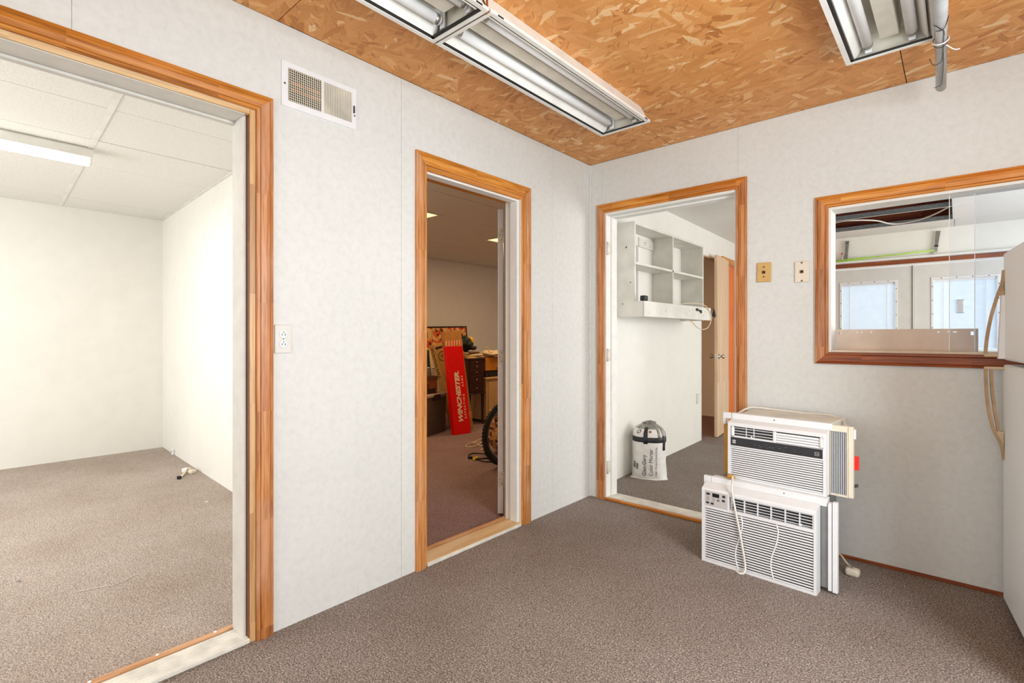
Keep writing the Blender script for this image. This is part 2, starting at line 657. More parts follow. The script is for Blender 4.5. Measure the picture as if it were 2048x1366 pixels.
def box(name, x0, x1, y0, y1, z0, z1, mat, parent=None, bev=0.0, seg=1):
    return MB().box(x0, x1, y0, y1, z0, z1, bev, seg=seg).build(name, mat, parent)


def thing(name, label, cat, loc=(0, 0, 0), rotz=0.0, group=None, rot=None):
    o = bpy.data.objects.new(name, None)
    o.empty_display_size = 0.05
    COL.objects.link(o)
    o.location = loc
    o.rotation_euler = rot if rot else (0, 0, rotz)
    return tag(o, label, cat, group)


def tag(o, label, cat, group=None):
    o['label'] = label
    o['category'] = cat
    if group:
        o['group'] = group
    return o


def structure(o, label=None):
    o['kind'] = 'structure'
    if label:
        o['label'] = label
    return o


def sroot(name, label=None, loc=(0, 0, 0), rotz=0.0):
    o = bpy.data.objects.new(name, None)
    o.empty_display_size = 0.05
    o.location = loc
    o.rotation_euler = (0, 0, rotz)
    COL.objects.link(o)
    return structure(o, label)


def stuff(o):
    o['kind'] = 'stuff'
    return o


def smooth_path(pts, sub=6, closed=False):
    P = [Vector(p) for p in pts]
    out = []
    N = len(P)
    rng = range(N) if closed else range(N - 1)
    for i in rng:
        p0 = P[(i - 1) % N] if (closed or i > 0) else P[0]
        p1, p2 = P[i], P[(i + 1) % N]
        p3 = P[(i + 2) % N] if (closed or i + 2 < N) else P[-1]
        for k in range(sub):
            t = k / sub
            out.append(0.5 * ((2 * p1) + (p2 - p0) * t + (2 * p0 - 5 * p1 + 4 * p2 - p3) * t * t + (3 * p1 - p0 - 3 * p2 + p3) * t ** 3))
    if not closed:
        out.append(P[-1])
    return out


def lettering(text, size, mat, parent, matrix, shear=0.0, offset=0.0, spacing=1.0, extrude=0.0006, name='lettering', align='LEFT', sx=1.0):
    cu = bpy.data.curves.new('text', 'FONT')
    cu.body = text
    cu.size = size
    cu.shear = shear
    cu.offset = offset
    cu.space_character = spacing
    cu.extrude = extrude
    cu.align_x = align
    cu.resolution_u = 3
    t = bpy.data.objects.new('text', cu)
    COL.objects.link(t)
    dg = bpy.context.evaluated_depsgraph_get()
    me = bpy.data.meshes.new_from_object(t.evaluated_get(dg))
    bpy.data.objects.remove(t)
    me.transform(matrix @ Matrix.Diagonal((sx, 1, 1, 1)))
    me.materials.clear()
    me.materials.append(M(mat))
    o = bpy.data.objects.new(name, me)
    COL.objects.link(o)
    o.parent = parent
    return o


def frame_matrix(o, ex, ey, ez):
    m = Matrix.Identity(4)
    for i, e in enumerate((ex, ey, ez)):
        e = Vector(e).normalized()
        for r in range(3):
            m[r][i] = e[r]
    m.translation = Vector(o)
    return m


def holes_grid(u0, u1, z0, z1, holes):
    """rectangles of [u0,u1]x[z0,z1] minus holes"""
    us = sorted(set([u0, u1] + [min(max(h[i], u0), u1) for h in holes for i in (0, 1)]))
    out = []
    for a, b in zip(us, us[1:]):
        if b - a < 1e-6:
            continue
        segs = [(z0, z1)]
        mid = (a + b) / 2
        for h in holes:
            if h[0] < mid < h[1]:
                ns = []
                for (s, e) in segs:
                    if h[2] > s:
                        ns.append((s, min(e, h[2])))
                    if h[3] < e:
                        ns.append((max(s, h[3]), e))
                segs = [q for q in ns if q[1] - q[0] > 1e-6]
        for s, e in segs:
            out.append((a, b, s, e))
    return out


# ------------------------------------------------------------------ dimensions
H = 2.4235        # strand board ceiling
HC = 2.39         # tiled ceilings of the other rooms
XR, YF = 3.05, -5.5
TA, TB = 0.125, 0.125      # wall thickness of the left and back wall
D1 = (-3.43, -2.381, 0.0, 2.020)     # opening of the left doorway: y0 y1 z0 z1
D2 = (-1.545, -0.790, 0.0, 2.022)    # middle doorway
D3 = (0.122, 1.034, 0.0, 2.050)      # doorway in the back wall: x0 x1 z0 z1
WN = (1.507, 2.62, 1.085, 1.862)     # opening window in the back wall

# ------------------------------------------------------------------ floor
fl = structure(MB().box(-0.13, 4.3, -5.7, 4.45, -0.08, 0.0).build('floor', 'carpet_loop'), 'brown grey loop pile carpet of the front room and the far room')
structure(MB().prism([(-4.4, -5.7, -0.08), (-0.13, -5.7, -0.08), (-0.13, -1.76, -0.08), (-4.4, -1.545, -0.08)], [(-4.4, -5.7, 0.0), (-0.13, -5.7, 0.0), (-0.13, -1.76, 0.0), (-4.4, -1.545, 0.0)]).build('floor', 'carpet_tan'), 'carpet of the left room, toned a lighter tan')
structure(MB().prism([(-4.4, -1.545, -0.08), (-0.13, -1.76, -0.08), (-0.13, 4.45, -0.08), (-4.4, 4.45, -0.08)], [(-4.4, -1.545, 0.0), (-0.13, -1.76, 0.0), (-0.13, 4.45, 0.0), (-4.4, 4.45, 0.0)]).build('floor', 'carpet_plum'), 'carpet of the storage room, toned a plum brown')

# ------------------------------------------------------------------ walls of the front room
def panelled_wall(name, axis, face, thick, sgn, u0, u1, z1, holes, seams, mat, label):
    """a core with thin wallboard sheets as parts; axis 'x': plane x=face, u is y"""
    core = MB()
    def put(mb, a, b, s, e, d0, d1):
        if axis == 'x':
            mb.box(face + sgn * d0, face + sgn * d1, a, b, s, e)
        else:
            mb.box(a, b, face + sgn * d0, face + sgn * d1, s, e)
    for (a, b, s, e) in holes_grid(u0, u1, 0, z1, holes):
        put(core, a, b, s, e, 0.006, thick)
    root = structure(core.build(name, 'white_wall'), label)
    edges = [u0] + [q for q in seams if u0 < q < u1] + [u1]
    for a, b in zip(edges, edges[1:]):
        mb = MB()
        for (p, q, s, e) in holes_grid(a + 0.0005, b - 0.0005, 0.0, z1, holes):
            put(mb, p, q, s, e, 0.0, 0.006)
        mb.build('wall_panel', mat, root)
    return root


panelled_wall('wall_left', 'x', 0.0, TA, -1, YF, 0.0, H, [D1, D2], [-4.124, -2.904, -1.684, -0.464], 'mottled_wallboard', 'pale mottled wallboard wall with two doorways')
panelled_wall('wall_back', 'y', 0.0, TB, 1, -TA, XR, H, [D3, WN], [0.1, 1.04, 2.26], 'mottled_wallboard', 'pale mottled wallboard wall with a doorway and a window opening')
mb = MB()
for (a, b, s, e) in holes_grid(YF, 0.0, 0, H, [(-2.7, -1.2, 0.5, 2.15)]):
    mb.box(XR, XR + 0.12, a, b, s, e)
structure(mb.build('wall_right', 'mottled_wallboard'))
mb = MB()
for (a, b, s, e) in holes_grid(-0.125, XR + 0.12, 0, H, [(0.25, 2.75, 0.35, 2.3)]):  # unseen opening, added to go with the fill light
    mb.box(a, b, YF - 0.12, YF, s, e)
structure(mb.build('wall_front', 'mottled_wallboard'))
# narrow corner bead where the two walls meet
structure(box('trim_1', 0.0, 0.012, -0.012, 0.0, 0.0, H - 0.001, 'mottled_wallboard', bev=0.002), 'slim corner bead where the mottled walls meet')
structure(box('baseboard_back', 1.09, 2.62, -0.010, -0.0005, 0.0, 0.017, 'dark_pine_x', bev=0.002), 'thin dark wood strip along the foot of the back wall')

# ------------------------------------------------------------------ strand board ceiling
cl = structure(MB().box(-TA, XR + 0.12, YF - 0.12, TB, H + 0.012, H + 0.05).build('ceiling', 'dark_brown'), 'ceiling of orange strand board sheets')
xs = [0.0, 0.62, 1.84, XR]
ys = {0: [YF, -4.72, -2.28, 0.0], 1: [YF, -3.5, -1.06 - 2.44 + 2.44, 0.0], 2: [YF, -4.72, -2.28, 0.0]}
ys[1] = [YF, -3.6, -1.16 - 1.0, 0.0]
for i in range(3):
    for a, b in zip(ys[i], ys[i][1:]):
        mb = MB()
        dz = random.uniform(-0.0012, 0.0012)
        mb.box(xs[i] + 0.0018, xs[i + 1] - 0.0018, a + 0.0018, b - 0.0018, H + dz, H + 0.0115)
        mb.build('strand_board_sheet', 'strand_board', cl)

# ------------------------------------------------------------------ casings
PROF = [(0.0, 0.0), (0.0, 0.010), (0.0035, 0.0135), (0.011, 0.014), (0.0135, 0.010), (0.0165, 0.0138), (0.034, 0.0165), (0.047, 0.0155), (0.0505, 0.0120), (0.054, 0.0155), (0.062, 0.0135), (0.062, 0.0)]


def casing_piece(O, s, u, v, s0, k0, s1, k1, mat, parent, name, prof=PROF):
    O, s, u, v = Vector(O), Vector(s), Vector(u), Vector(v)
    a = [O + s * (s0 + k0 * pu) + u * pu + v * pv for pu, pv in prof]
    b = [O + s * (s1 + k1 * pu) + u * pu + v * pv for pu, pv in prof]
    return MB().prism(a, b).build(name, mat, parent)


def door_casing(root, axis, face, sgn, u0, u1, z1, legmat, headmat, left=True, right=True, zb=0.0):
    """axis x: wall plane x=face and u runs along y; sgn: side the casing stands proud on"""
    if axis == 'x':
        U, V = Vector((0, 1, 0)), Vector((sgn, 0, 0))
        P = lambda u, z: Vector((face, u, z))
    else:
        U, V = Vector((1, 0, 0)), Vector((0, sgn, 0))
        P = lambda u, z: Vector((u, face, z))
    Z = Vector((0, 0, 1))
    if left:
        casing_piece(P(u0, 0), Z, -U, V, zb, 0, z1, 1, legmat, root, 'casing_leg')
    if right:
        casing_piece(P(u1, 0), Z, U, V, zb, 0, z1, 1, legmat, root, 'casing_leg')
    casing_piece(P(0, z1), U, Z, V, u0, -1, u1, 1, headmat, root, 'casing_head')


def jamb_set(root, axis, d0, d1, u0, u1, z1, mat, t=0.018, stop=None, mat_stop=None, mat_head=None):
    """jamb boards lining an opening from depth d0 to d1; axis x: depth is x"""
    def b(name, ua, ub, za, zb, da, db, m):
        if axis == 'x':
            return box(name, da, db, ua, ub, za, zb, m, root, 0.0015)
        return box(name, ua, ub, da, db, za, zb, m, root, 0.0015)
    b('jamb', u0, u0 + t, 0.0, z1, d0, d1, mat)
    b('jamb', u1 - t, u1, 0.0, z1, d0, d1, mat)
    b('head_jamb', u0 + t, u1 - t, z1 - t, z1, d0, d1, mat_head or mat)
    if stop:
        s0, s1 = stop
        w = 0.011
        b('door_stop', u0 + t, u0 + t + w, 0.0, z1 - t, s0, s1, mat_stop)
        b('door_stop', u1 - t - w, u1 - t, 0.0, z1 - t, s0, s1, mat_stop)
        b('head_stop', u0 + t + w, u1 - t - w, z1 - t - w, z1 - t, s0, s1, mat_stop)


# left doorway
r = sroot('trim_2', 'orange stained casing round the wide left doorway')
door_casing(r, 'x', 0.0, 1, D1[0] + 0.004, D1[1] + 0.017, D1[3] + 0.020, 'worn_red_pine_z', 'stained_pine_y')
jamb_set(r, 'x', -TA, 0.0015, D1[0], D1[1] + 0.0165, D1[3] + 0.0195, 'raw_pine_z', t=0.0215, mat_head='raw_pine_y')
box('jamb_reveal', -0.0235, -0.001, D1[1] - 0.0075, D1[1] - 0.005, 0.0, D1[3] - 0.002, 'dark_pine_z', r)  # dark strip laid on the jamb as the shadow in the reveal
box('side_stop', -TA - 0.004, -0.024, D1[1] - 0.020, D1[1] - 0.0077, 0.0, D1[3] - 0.0024, 'grey_beige_paint', r, 0.0015)
box('side_stop', -TA - 0.004, -0.024, D1[0] + 0.0217, D1[0] + 0.0318, 0.0, D1[3] - 0.0024, 'grey_beige_paint', r, 0.0015)
box('head_stop', -TA - 0.004, -0.003, D1[0] + 0.032, D1[1] - 0.0205, D1[3] - 0.006, D1[3] - 0.0025, 'grey_beige_paint', r, 0.0008)
box('head_strip', -TA - 0.004, -TA + 0.022, D1[0] + 0.031, D1[1] - 0.020, D1[3] - 0.016, D1[3] - 0.0065, 'grey_beige_paint', r, 0.001)
box('threshold', -0.112, 0.006, D1[0] + 0.02, D1[1] - 0.004, 0.0, 0.019, 'threshold_white', r, 0.004)
for k in range(5):
    box('threshold_rib', -0.098 + k * 0.019, -0.092 + k * 0.019, D1[0] + 0.02, D1[1] - 0.006, 0.018, 0.0205, 'threshold_white', r)
box('carpet_strip', -0.150, -0.124, D1[0] + 0.02, D1[1] + 0.006, 0.0, 0.021, 'tan_pine_y', r, 0.003)
for k in range(4):
    MB().lathe([(0.006, 0.0), (0.006, 0.002), (0.003, 0.003), (0, 0.003)], 8, Matrix.Translation((-0.137, -2.46 - k * 0.19, 0.021))).build('nail_head', 'white_paint', r)
# middle doorway
r = sroot('trim_3', 'orange stained casing round the narrow middle doorway')
door_casing(r, 'x', 0.0, 1, D2[0] + 0.006, D2[1] + 0.026, D2[3] + 0.015, 'worn_pine_z', 'stained_pine_y')
jamb_set(r, 'x', -TA - 0.02, 0.0015, D2[0], D2[1] + 0.0255, D2[3] + 0.0145, 'stained_pine_z', t=0.020, mat_head='stained_pine_y')
jamb_set(r, 'x', -0.076, -0.018, D2[0] + 0.014, D2[1] + 0.003, D2[3] - 0.002, 'white_paint', t=0.014)
for (ya, yb) in ((D2[0] + 0.0, D2[0] + 0.006), (D2[1] + 0.0045, D2[1] + 0.008)):
    box('rabbet', -TA - 0.018, -0.076, ya, yb, 0.0, D2[3] - 0.004, 'dusty_paint', r)
box('threshold', -0.112, 0.006, D2[0] + 0.016, D2[1] - 0.003, 0.0, 0.019, 'raw_pine_y', r, 0.002)
box('threshold_edge', 0.006, 0.012, D2[0] + 0.016, D2[1] - 0.003, 0.0, 0.017, 'threshold_white', r, 0.002)
box('carpet_strip', -0.152, -0.124, D2[0] + 0.018, D2[1] + 0.02, 0.0, 0.021, 'tan_pine_y', r, 0.003)
# doorway in the back wall
r = sroot('trim_4', 'orange stained casing round the doorway in the back wall')
door_casing(r, 'y', 0.0, -1, D3[0] + 0.004, D3[1] - 0.004, D3[3] + 0.004, 'worn_red_pine_z', 'stained_pine_x')
jamb_set(r, 'y', -0.001, TB + 0.005, D3[0], D3[1] + 0.003, D3[3] + 0.004, 'white_paint', t=0.016, stop=(0.058, TB + 0.004), mat_stop='white_paint')
box('threshold', D3[0] + 0.014, D3[1] - 0.012, 0.012, TB + 0.006, 0.0, 0.019, 'threshold_white', r, 0.003)
box('threshold_edge', D3[0] + 0.008, D3[1] - 0.006, -0.018, 0.010, 0.0, 0.017, 'stained_pine_x', r, 0.004)
for z in (1.80, 1.035, 0.23):
    h = MB().box(D3[0] + 0.0165, D3[0] + 0.0185, 0.010, 0.046, z - 0.045, z + 0.045, 0.0006)
    h.lathe([(0.006, -0.046), (0.006, 0.046)], 10, Matrix.Translation((D3[0] + 0.022, 0.006, z)))
    ho = h.build('hinge', 'dirty_enamel', r)
    for dz in (-0.03, 0, 0.03):
        MB().lathe([(0.003, 0), (0.003, 0.0008), (0, 0.0008)], 8, frame_matrix((D3[0] + 0.0185, 0.028 + 0.008 * (1 if dz else -1), z + dz), (0, 1, 0), (0, 0, 1), (1, 0, 0))).build('screw', 'brass_screw', ho)

# ------------------------------------------------------------------ window opening in the back wall
win = sroot('window_1', 'interior window opening with orange stained casing and two clear sliding sheets')
x0, x1, z0, z1 = WN
B_ = Vector((0, -1, 0)); Z_ = Vector((0, 0, 1)); X_ = Vector((1, 0, 0))
casing_piece((x0, 0, 0), Z_, -X_, B_, z0, -1, z1, 1, 'worn_red_pine_z', win, 'casing_leg')
casing_piece((x1, 0, 0), Z_, X_, B_, z0, -1, z1, 1, 'worn_red_pine_z', win, 'casing_leg')
casing_piece((0, 0, z1), X_, Z_, B_, x0, -1, x1, 1, 'stained_pine_x', win, 'casing_head')
casing_piece((0, 0, z0), X_, -Z_, B_, x0, -1, x1, 1, 'dark_pine_x', win, 'casing_sill')  # darker pine puts the shade on this bottom casing into its colour
box('jamb', x0, x0 + 0.012, -0.001, TB + 0.004, z0, z1, 'white_paint', win)
box('jamb', x1 - 0.012, x1, -0.001, TB + 0.004, z0, z1, 'white_paint', win)
box('head_jamb', x0 + 0.012, x1 - 0.012, -0.001, TB + 0.004, z1 - 0.013, z1, 'white_paint', win)
box('sill', x0 + 0.012, x1 - 0.012, -0.001, 0.030, z0, z0 + 0.012, 'sill_cream', win, 0.002)
box('sill_rear', x0 + 0.012, x1 - 0.012, 0.083, 0.20, z0 - 0.02, z0 + 0.012, 'sill_cream', win, 0.002)
box('track', x0 + 0.012, x1 - 0.012, 0.030, 0.083, z0, z0 + 0.003, 'dark_brown', win)
for (px0, px1, y) in ((1.998, 2.59, 0.046), (2.089, 2.60, 0.068)):
    p = box('pane', px0 + 0.0028, px1, y, y + 0.004, z0 + 0.004, z1 - 0.014, 'clear_acrylic', win)
    box('pane_edge', px0, px0 + 0.0028, y, y + 0.004, z0 + 0.004, z1 - 0.014, 'white_plastic', p)  # white strip paints the light shining in the clear sheet's edge

# tan board with keyhole slots standing on the rear of the sill
mb = MB()
bx0, bx1, bz0, bz1 = 1.521, 2.104, z0 + 0.012, 1.208
slots = [(1.533, 1.545, 1.180, 1.196), (1.613, 1.622, 1.190, 1.194), (1.636, 1.641, 1.189, 1.195), (1.676, 1.684, 1.190, 1.194),
         (1.953, 1.960, 1.190, 1.194), (1.990, 1.995, 1.191, 1.194), (2.012, 2.026, 1.190, 1.194), (2.077, 2.088, 1.176, 1.194)]
for (a, b, s, e) in holes_grid(bx0, bx1, bz0, bz1, slots):
    mb.box(a, b, 0.14, 0.146, s, e)
sb = thing('slotted_board', 'tan board with keyhole slots standing on the rear of the window sill', 'board', (0, 0, 0))
mb.build('board_face', 'board_tan', sb)
box('board_foot', bx0 + 0.02, bx1 - 0.02, 0.146, 0.162, bz0, bz0 + 0.012, 'board_tan', sb)

# ------------------------------------------------------------------ room on the left
PA = Vector((0.0, -1.81, 0)); PB = Vector((-4.277, -1.594, 0))
def pty(x):
    return -1.81 + (x / -4.277) * 0.216
def skew_box(mb, xa, xb, o0, o1, za, zb):
    """slab following the skewed partition, offsets o0..o1 in y"""
    a = [(xa, pty(xa) + o0, za), (xb, pty(xb) + o0, za), (xb, pty(xb) + o1, za), (xa, pty(xa) + o1, za)]
    mb.prism(a, [(p[0], p[1], zb) for p in a])
    return mb
structure(skew_box(MB(), -4.27, -TA, 0.0, 0.09, 0, HC + 0.2).build('wall_back', 'white_wall'), 'plain white partition of the left room')
structure(box('wall_left', -4.39, -4.27, -5.6, 4.42, 0, HC + 0.25, 'white_wall'), 'plain white far wall of the left room')
mb = MB()
for (a, b, s, e) in holes_grid(-4.27, -TA, 0, HC + 0.2, [(-3.6, -0.9, 0.4, 2.2)]):
    mb.box(a, b, -5.6, -5.5, s, e)
structure(mb.build('wall_front', 'white_wall'))


def tee_y(j, x):
    return pty(x) - 0.815 - 1.22 * j
c1 = structure(MB().box(-4.27, -TA, -5.6, -1.45, HC + 0.03, HC + 0.06).build('ceiling', 'dark_brown'), 'white tile ceiling of the left room')
gx = [-TA, -0.785, -1.392, -2.003, -2.612, -3.218, -3.835, -4.268]
for i in range(len(gx) - 1):
    for j in range(-1, 3):
        hi = (lambda x: pty(x) - 0.002) if j == -1 else (lambda x, j=j: tee_y(j, x) - 0.004)
        lo = (lambda x, j=j: max(tee_y(j + 1, x) + 0.004, -5.5))
        xa, xb = gx[i] - 0.0022, gx[i + 1] + 0.0022
        dz = random.uniform(0.0, 0.002)
        a = [(xa, lo(xa), HC + dz), (xb, lo(xb), HC + dz), (xb, hi(xb), HC + dz), (xa, hi(xa), HC + dz)]
        MB().prism(a, [(p[0], p[1], HC + 0.018) for p in a]).build('ceiling_tile', 'acoustic_tile', c1)
for j in range(3):
    xa, xb = -TA, -4.268
    w = 0.0145
    a = [(xa, tee_y(j, xa) - w, HC - 0.003), (xb, tee_y(j, xb) - w, HC - 0.003), (xb, tee_y(j, xb) + w, HC - 0.003), (xa, tee_y(j, xa) + w, HC - 0.003)]
    MB().prism(a, [(p[0], p[1], HC + 0.0004) for p in a]).build('ceiling_tee', 'enamel_white', c1)
skew_box(MB(), -4.268, -TA, -0.02, -0.001, HC - 0.004, HC + 0.001).build('wall_angle', 'enamel_white', c1)

# strip lamp of the left room
ang = math.atan2(-0.0505, 1) * -1
lr = thing('strip_lamp', 'lit twin tube strip lamp under the tiled ceiling of the left room', 'ceiling lamp', (-2.235, -2.500, HC - 0.001), 0.0)
mb = MB()
prof = [(-0.045, 0.0), (-0.055, -0.012), (-0.05, -0.062), (0.05, -0.062), (0.055, -0.012), (0.045, 0.0)]
mb.prism([(x, 0.0, z) for x, z in prof], [(x, -1.24, z) for x, z in prof]).build('housing', 'enamel_white', lr)
for sx in (-0.026, 0.026):
    MB().tube([(sx, -0.02, -0.085), (sx, -1.22, -0.085)], 0.0185, 12).build('lamp_tube', 'lamp_tube_lit', lr)
    for yy in (-0.012, -1.228):
        MB().box(sx - 0.011, sx + 0.011, yy - 0.006, yy + 0.006, -0.105, -0.058, 0.003).build('lamp_holder', 'dirty_enamel', lr)
l = area('strip_lamp_light', (-2.235, -3.1, HC - 0.13), (0, 0, -1), 0.1, 1.2, 13, (1.0, 0.97, 0.92))

# adapter and wall jack on the left room floor
t = thing('wall_jack', 'small white jack box at the foot of the left room wall', 'wall jack', (-3.79, pty(-3.79) - 0.002, 0.0), -0.0505)
MB().box(-0.022, 0.022, -0.022, 0.0, 0.0, 0.055, 0.004).build('case', 'white_plastic', t)
MB().box(-0.006, 0.006, -0.0235, -0.021, 0.03, 0.042).build('socket', 'dark_hole', t)
t = thing('power_adapter', 'white adapter with folded flex and black plug on the left room carpet', 'adapter', (-2.92, -1.745, 0.0), 0.35)
MB().box(-0.065, -0.01, -0.02, 0.03, 0.0, 0.035, 0.005).build('case', 'white_plastic', t)
MB().box(0.025, 0.07, -0.03, 0.02, 0.0, 0.03, 0.005).build('case', 'cream_plastic', t)
MB().tube(smooth_path([(-0.01, 0.0, 0.02), (0.01, -0.03, 0.03), (0.02, -0.06, 0.012), (0.06, -0.1, 0.008), (0.09, -0.13, 0.012)], 5), 0.006, 6).build('flex', 'cream_cable', t)
MB().tube(smooth_path([(0.03, 0.0, 0.028), (0.0, -0.01, 0.04), (0.03, -0.05, 0.02), (0.075, -0.11, 0.008)], 5), 0.005, 6).build('flex', 'cream_cable', t)
MB().box(0.085, 0.105, -0.155, -0.125, 0.0, 0.022, 0.003).build('plug', 'white_plastic', t)
MB().box(0.098, 0.125, -0.175, -0.15, 0.0, 0.026, 0.003).build('plug', 'black_plastic', t)
# scraps on that carpet
for (x, y, sx, sy, a, m, lb) in ((-1.338, -2.916, 0.008, 0.006, 0.3, 'steel_grey', 'tiny grey blue scrap on the left room carpet near the doorway'),
                             (-1.95, -1.915, 0.010, 0.006, 1.0, 'white_plastic', 'tiny white scrap on the left room carpet by the white wall')):
    o = MB().box(-sx, sx, -sy, sy, 0.0, 0.004, 0.001).build('paper_scrap', m)
    o.location = (x, y, 0.0); o.rotation_euler = (0, 0, a)
    tag(o, lb, 'litter')

o = MB().tube(smooth_path([(-0.994, -2.762, 0.003), (-0.983, -2.715, 0.003), (-0.969, -2.672, 0.003), (-0.949, -2.63, 0.003), (-0.962, -2.576, 0.003), (-0.978, -2.563, 0.003), (-0.99, -2.518, 0.003)], 5), 0.0016, 5).build('white_thread', 'white_cable')
tag(o, 'long white thread lying on the left room carpet near the doorway', 'thread')

# ------------------------------------------------------------------ middle (storage) room
c2 = structure(MB().box(-4.27, -0.10, -1.78, 4.42, HC + 0.03, HC + 0.06).build('ceiling', 'dark_brown'), 'dim tiled ceiling of the storage room')
tx = [-0.20, -0.665, -1.27, -1.875, -2.48, -3.085, -3.69, -4.198]
ty = [-1.60, -1.03, 0.19, 1.41, 2.63, 3.85, 4.298]
lit = {(3, 1), (3, 3)}
for i in range(len(tx) - 1):
    for j in range(len(ty) - 1):
        if (i, j) in lit:
            continue
        dz = random.uniform(0.0, 0.002)
        MB().box(tx[i] - 0.003, tx[i + 1] + 0.003, ty[j] + 0.003, ty[j + 1] - 0.003, HC + dz, HC + 0.018).build('ceiling_tile', 'acoustic_tile', c2)
for n_, (i, j) in enumerate(sorted(lit)):
    t = thing('troffer_light', ('dimly lit square panel light nearer the storage room doorway', 'dimly lit panel light deeper in the storage room, behind the hinge')[n_], 'ceiling light', ((tx[i] + tx[i + 1]) / 2, (ty[j] + ty[j + 1]) / 2, HC))
    hx, hy = 0.297, 0.605
    mb = MB()
    mb.box(-hx, hx, -hy, -hy + 0.02, -0.004, 0.016).box(-hx, hx, hy - 0.02, hy, -0.004, 0.016).box(-hx, -hx + 0.02, -hy + 0.02, hy - 0.02, -0.004, 0.016).box(hx - 0.02, hx, -hy + 0.02, hy - 0.02, -0.004, 0.016)
    mb.build('frame', 'enamel_white', t)
    MB().box(-hx + 0.02, hx - 0.02, -hy + 0.02, hy - 0.02, 0.002, 0.012).build('lens', 'troffer_lens_lit', t)
area('storage_lamp_a', (-2.18, -0.42, HC - 0.02), (0, 0, -1), 0.55, 1.15, 15, (1.0, 0.64, 0.36))
area('storage_lamp_b', (-2.18, 2.02, HC - 0.02), (0, 0, -1), 0.55, 1.15, 15, (1.0, 0.64, 0.36))
structure(box('wall_right', -4.2, -0.2, 4.3, 4.42, 0, HC + 0.2, 'white_wall'), 'end wall of the storage room')
structure(box('wall_back', -4.27, -4.2, -1.50, 4.3, 0, HC + 0.03, 'white_wall'), 'pale far wall of the storage room')

# storage room door, swung open so that its hinge edge faces the camera
dr = structure(MB().box(0.0, 0.76, -0.0175, 0.0175, 0.012, 2.0, 0.002).build('door_1', 'door_white'), 'white door standing open into the storage room, seen edge on')
dr.location = (-0.212, -0.742, 0.0)
dr.rotation_euler = (0, 0, math.atan2(0.745, -0.667))
for z in (1.83, 1.035, 0.24):
    h = MB()
    h.box(-0.0022, -0.0002, -0.0165, 0.0165, z - 0.047, z + 0.047, 0.0008)
    h.lathe([(0.0065, -0.05), (0.0065, 0.05)], 10, Matrix.Translation((-0.004, -0.025, z)))
    h.box(-0.0022, 0.001, -0.050, -0.020, z - 0.047, z + 0.047, 0.0008)
    ho = h.build('hinge', 'dirty_enamel', dr)
    for (dy, dz) in ((-0.008, 0.03), (0.006, 0.0), (-0.008, -0.03)):
        MB().lathe([(0.0032, 0), (0.0032, 0.0008), (0, 0.0008)], 8, frame_matrix((-0.0022, dy, z + dz), (0, 1, 0), (0, 0, 1), (-1, 0, 0))).build('screw', 'brass_screw', ho)
for sgn in (-1,):
    MB().lathe([(0.028, 0), (0.028, 0.004), (0.010, 0.008), (0.010, 0.03), (0.024, 0.038), (0.026, 0.05), (0.018, 0.06), (0, 0.062)], 14, frame_matrix((0.70, 0.0175 * sgn, 0.95), (1, 0, 0), (0, 0, 1), (0, sgn, 0))).build('door_knob', 'chrome_dull', dr)

# --- red long box leaning back
def leaning(name, label, cat, o, wv, uv, group=None):
    """root whose local x is width, z is length, y is depth (away from the viewer)"""
    u = Vector(uv).normalized()
    w = Vector(wv)
    w = (w - u * w.dot(u)).normalized()
    d = u.cross(w)
    t = thing(name, label, cat, group=group)
    t.matrix_world = frame_matrix(o, w, d, u)
    return t


t = leaning('long_box', 'long red cardboard box with white slanted lettering leaning against brown box', 'box', (-2.428, 0.868, 0.0), (0.038, 0.249, 0), (-0.172, 0.02, 1.046))
MB().box(0, 0.238, 0, 0.075, 0.0, 1.062, 0.004).build('carton', 'box_red', t)
fm = frame_matrix((0.138, -0.0004, 0.135), (0, 0, 1), (-1, 0, 0), (0, -1, 0))
lettering('WINCHESTER.', 0.084, 'box_cream_ink', t, fm, shear=0.28, offset=0.0038, sx=1.16)
fm = frame_matrix((0.193, -0.0004, 0.18), (0, 0, 1), (-1, 0, 0), (0, -1, 0))
lettering('REPEATING', 0.036, 'box_cream_ink', t, fm, spacing=1.75, offset=0.001)
fm = frame_matrix((0.193, -0.0004, 0.565), (0, 0, 1), (-1, 0, 0), (0, -1, 0))
lettering('ARMS', 0.036, 'box_cream_ink', t, fm, spacing=1.75, offset=0.001)
# --- tall brown carton behind it
t = leaning('tall_carton', 'tall plain brown carton with red and white striped tape behind the red box', 'box', (-2.562, 1.02, 0.0), (0.03, 0.30, 0), (-0.157, -0.075, 1.215))
MB().box(0, 0.268, 0, 0.068, 0.0, 1.235, 0.004).build('carton', 'box_kraft', t)
for zc_ in (1.085, 0.17):
    tp = MB().box(0.0, 0.270, -0.0012, 0.05, zc_ - 0.035, zc_ + 0.035).build('tape', 'box_kraft_light', t)
    for k in range(12):
        x = 0.010 + k * 0.0205
        a = [(x, -0.002, zc_ - 0.03), (x + 0.009, -0.002, zc_ - 0.03), (x + 0.021, -0.002, zc_ + 0.03), (x + 0.012, -0.002, zc_ + 0.03)]
        MB().prism(a, [(p[0], -0.0008, p[2]) for p in a]).build('tape_stripe', ('box_cream_ink', 'red_plastic')[k % 2], tp)
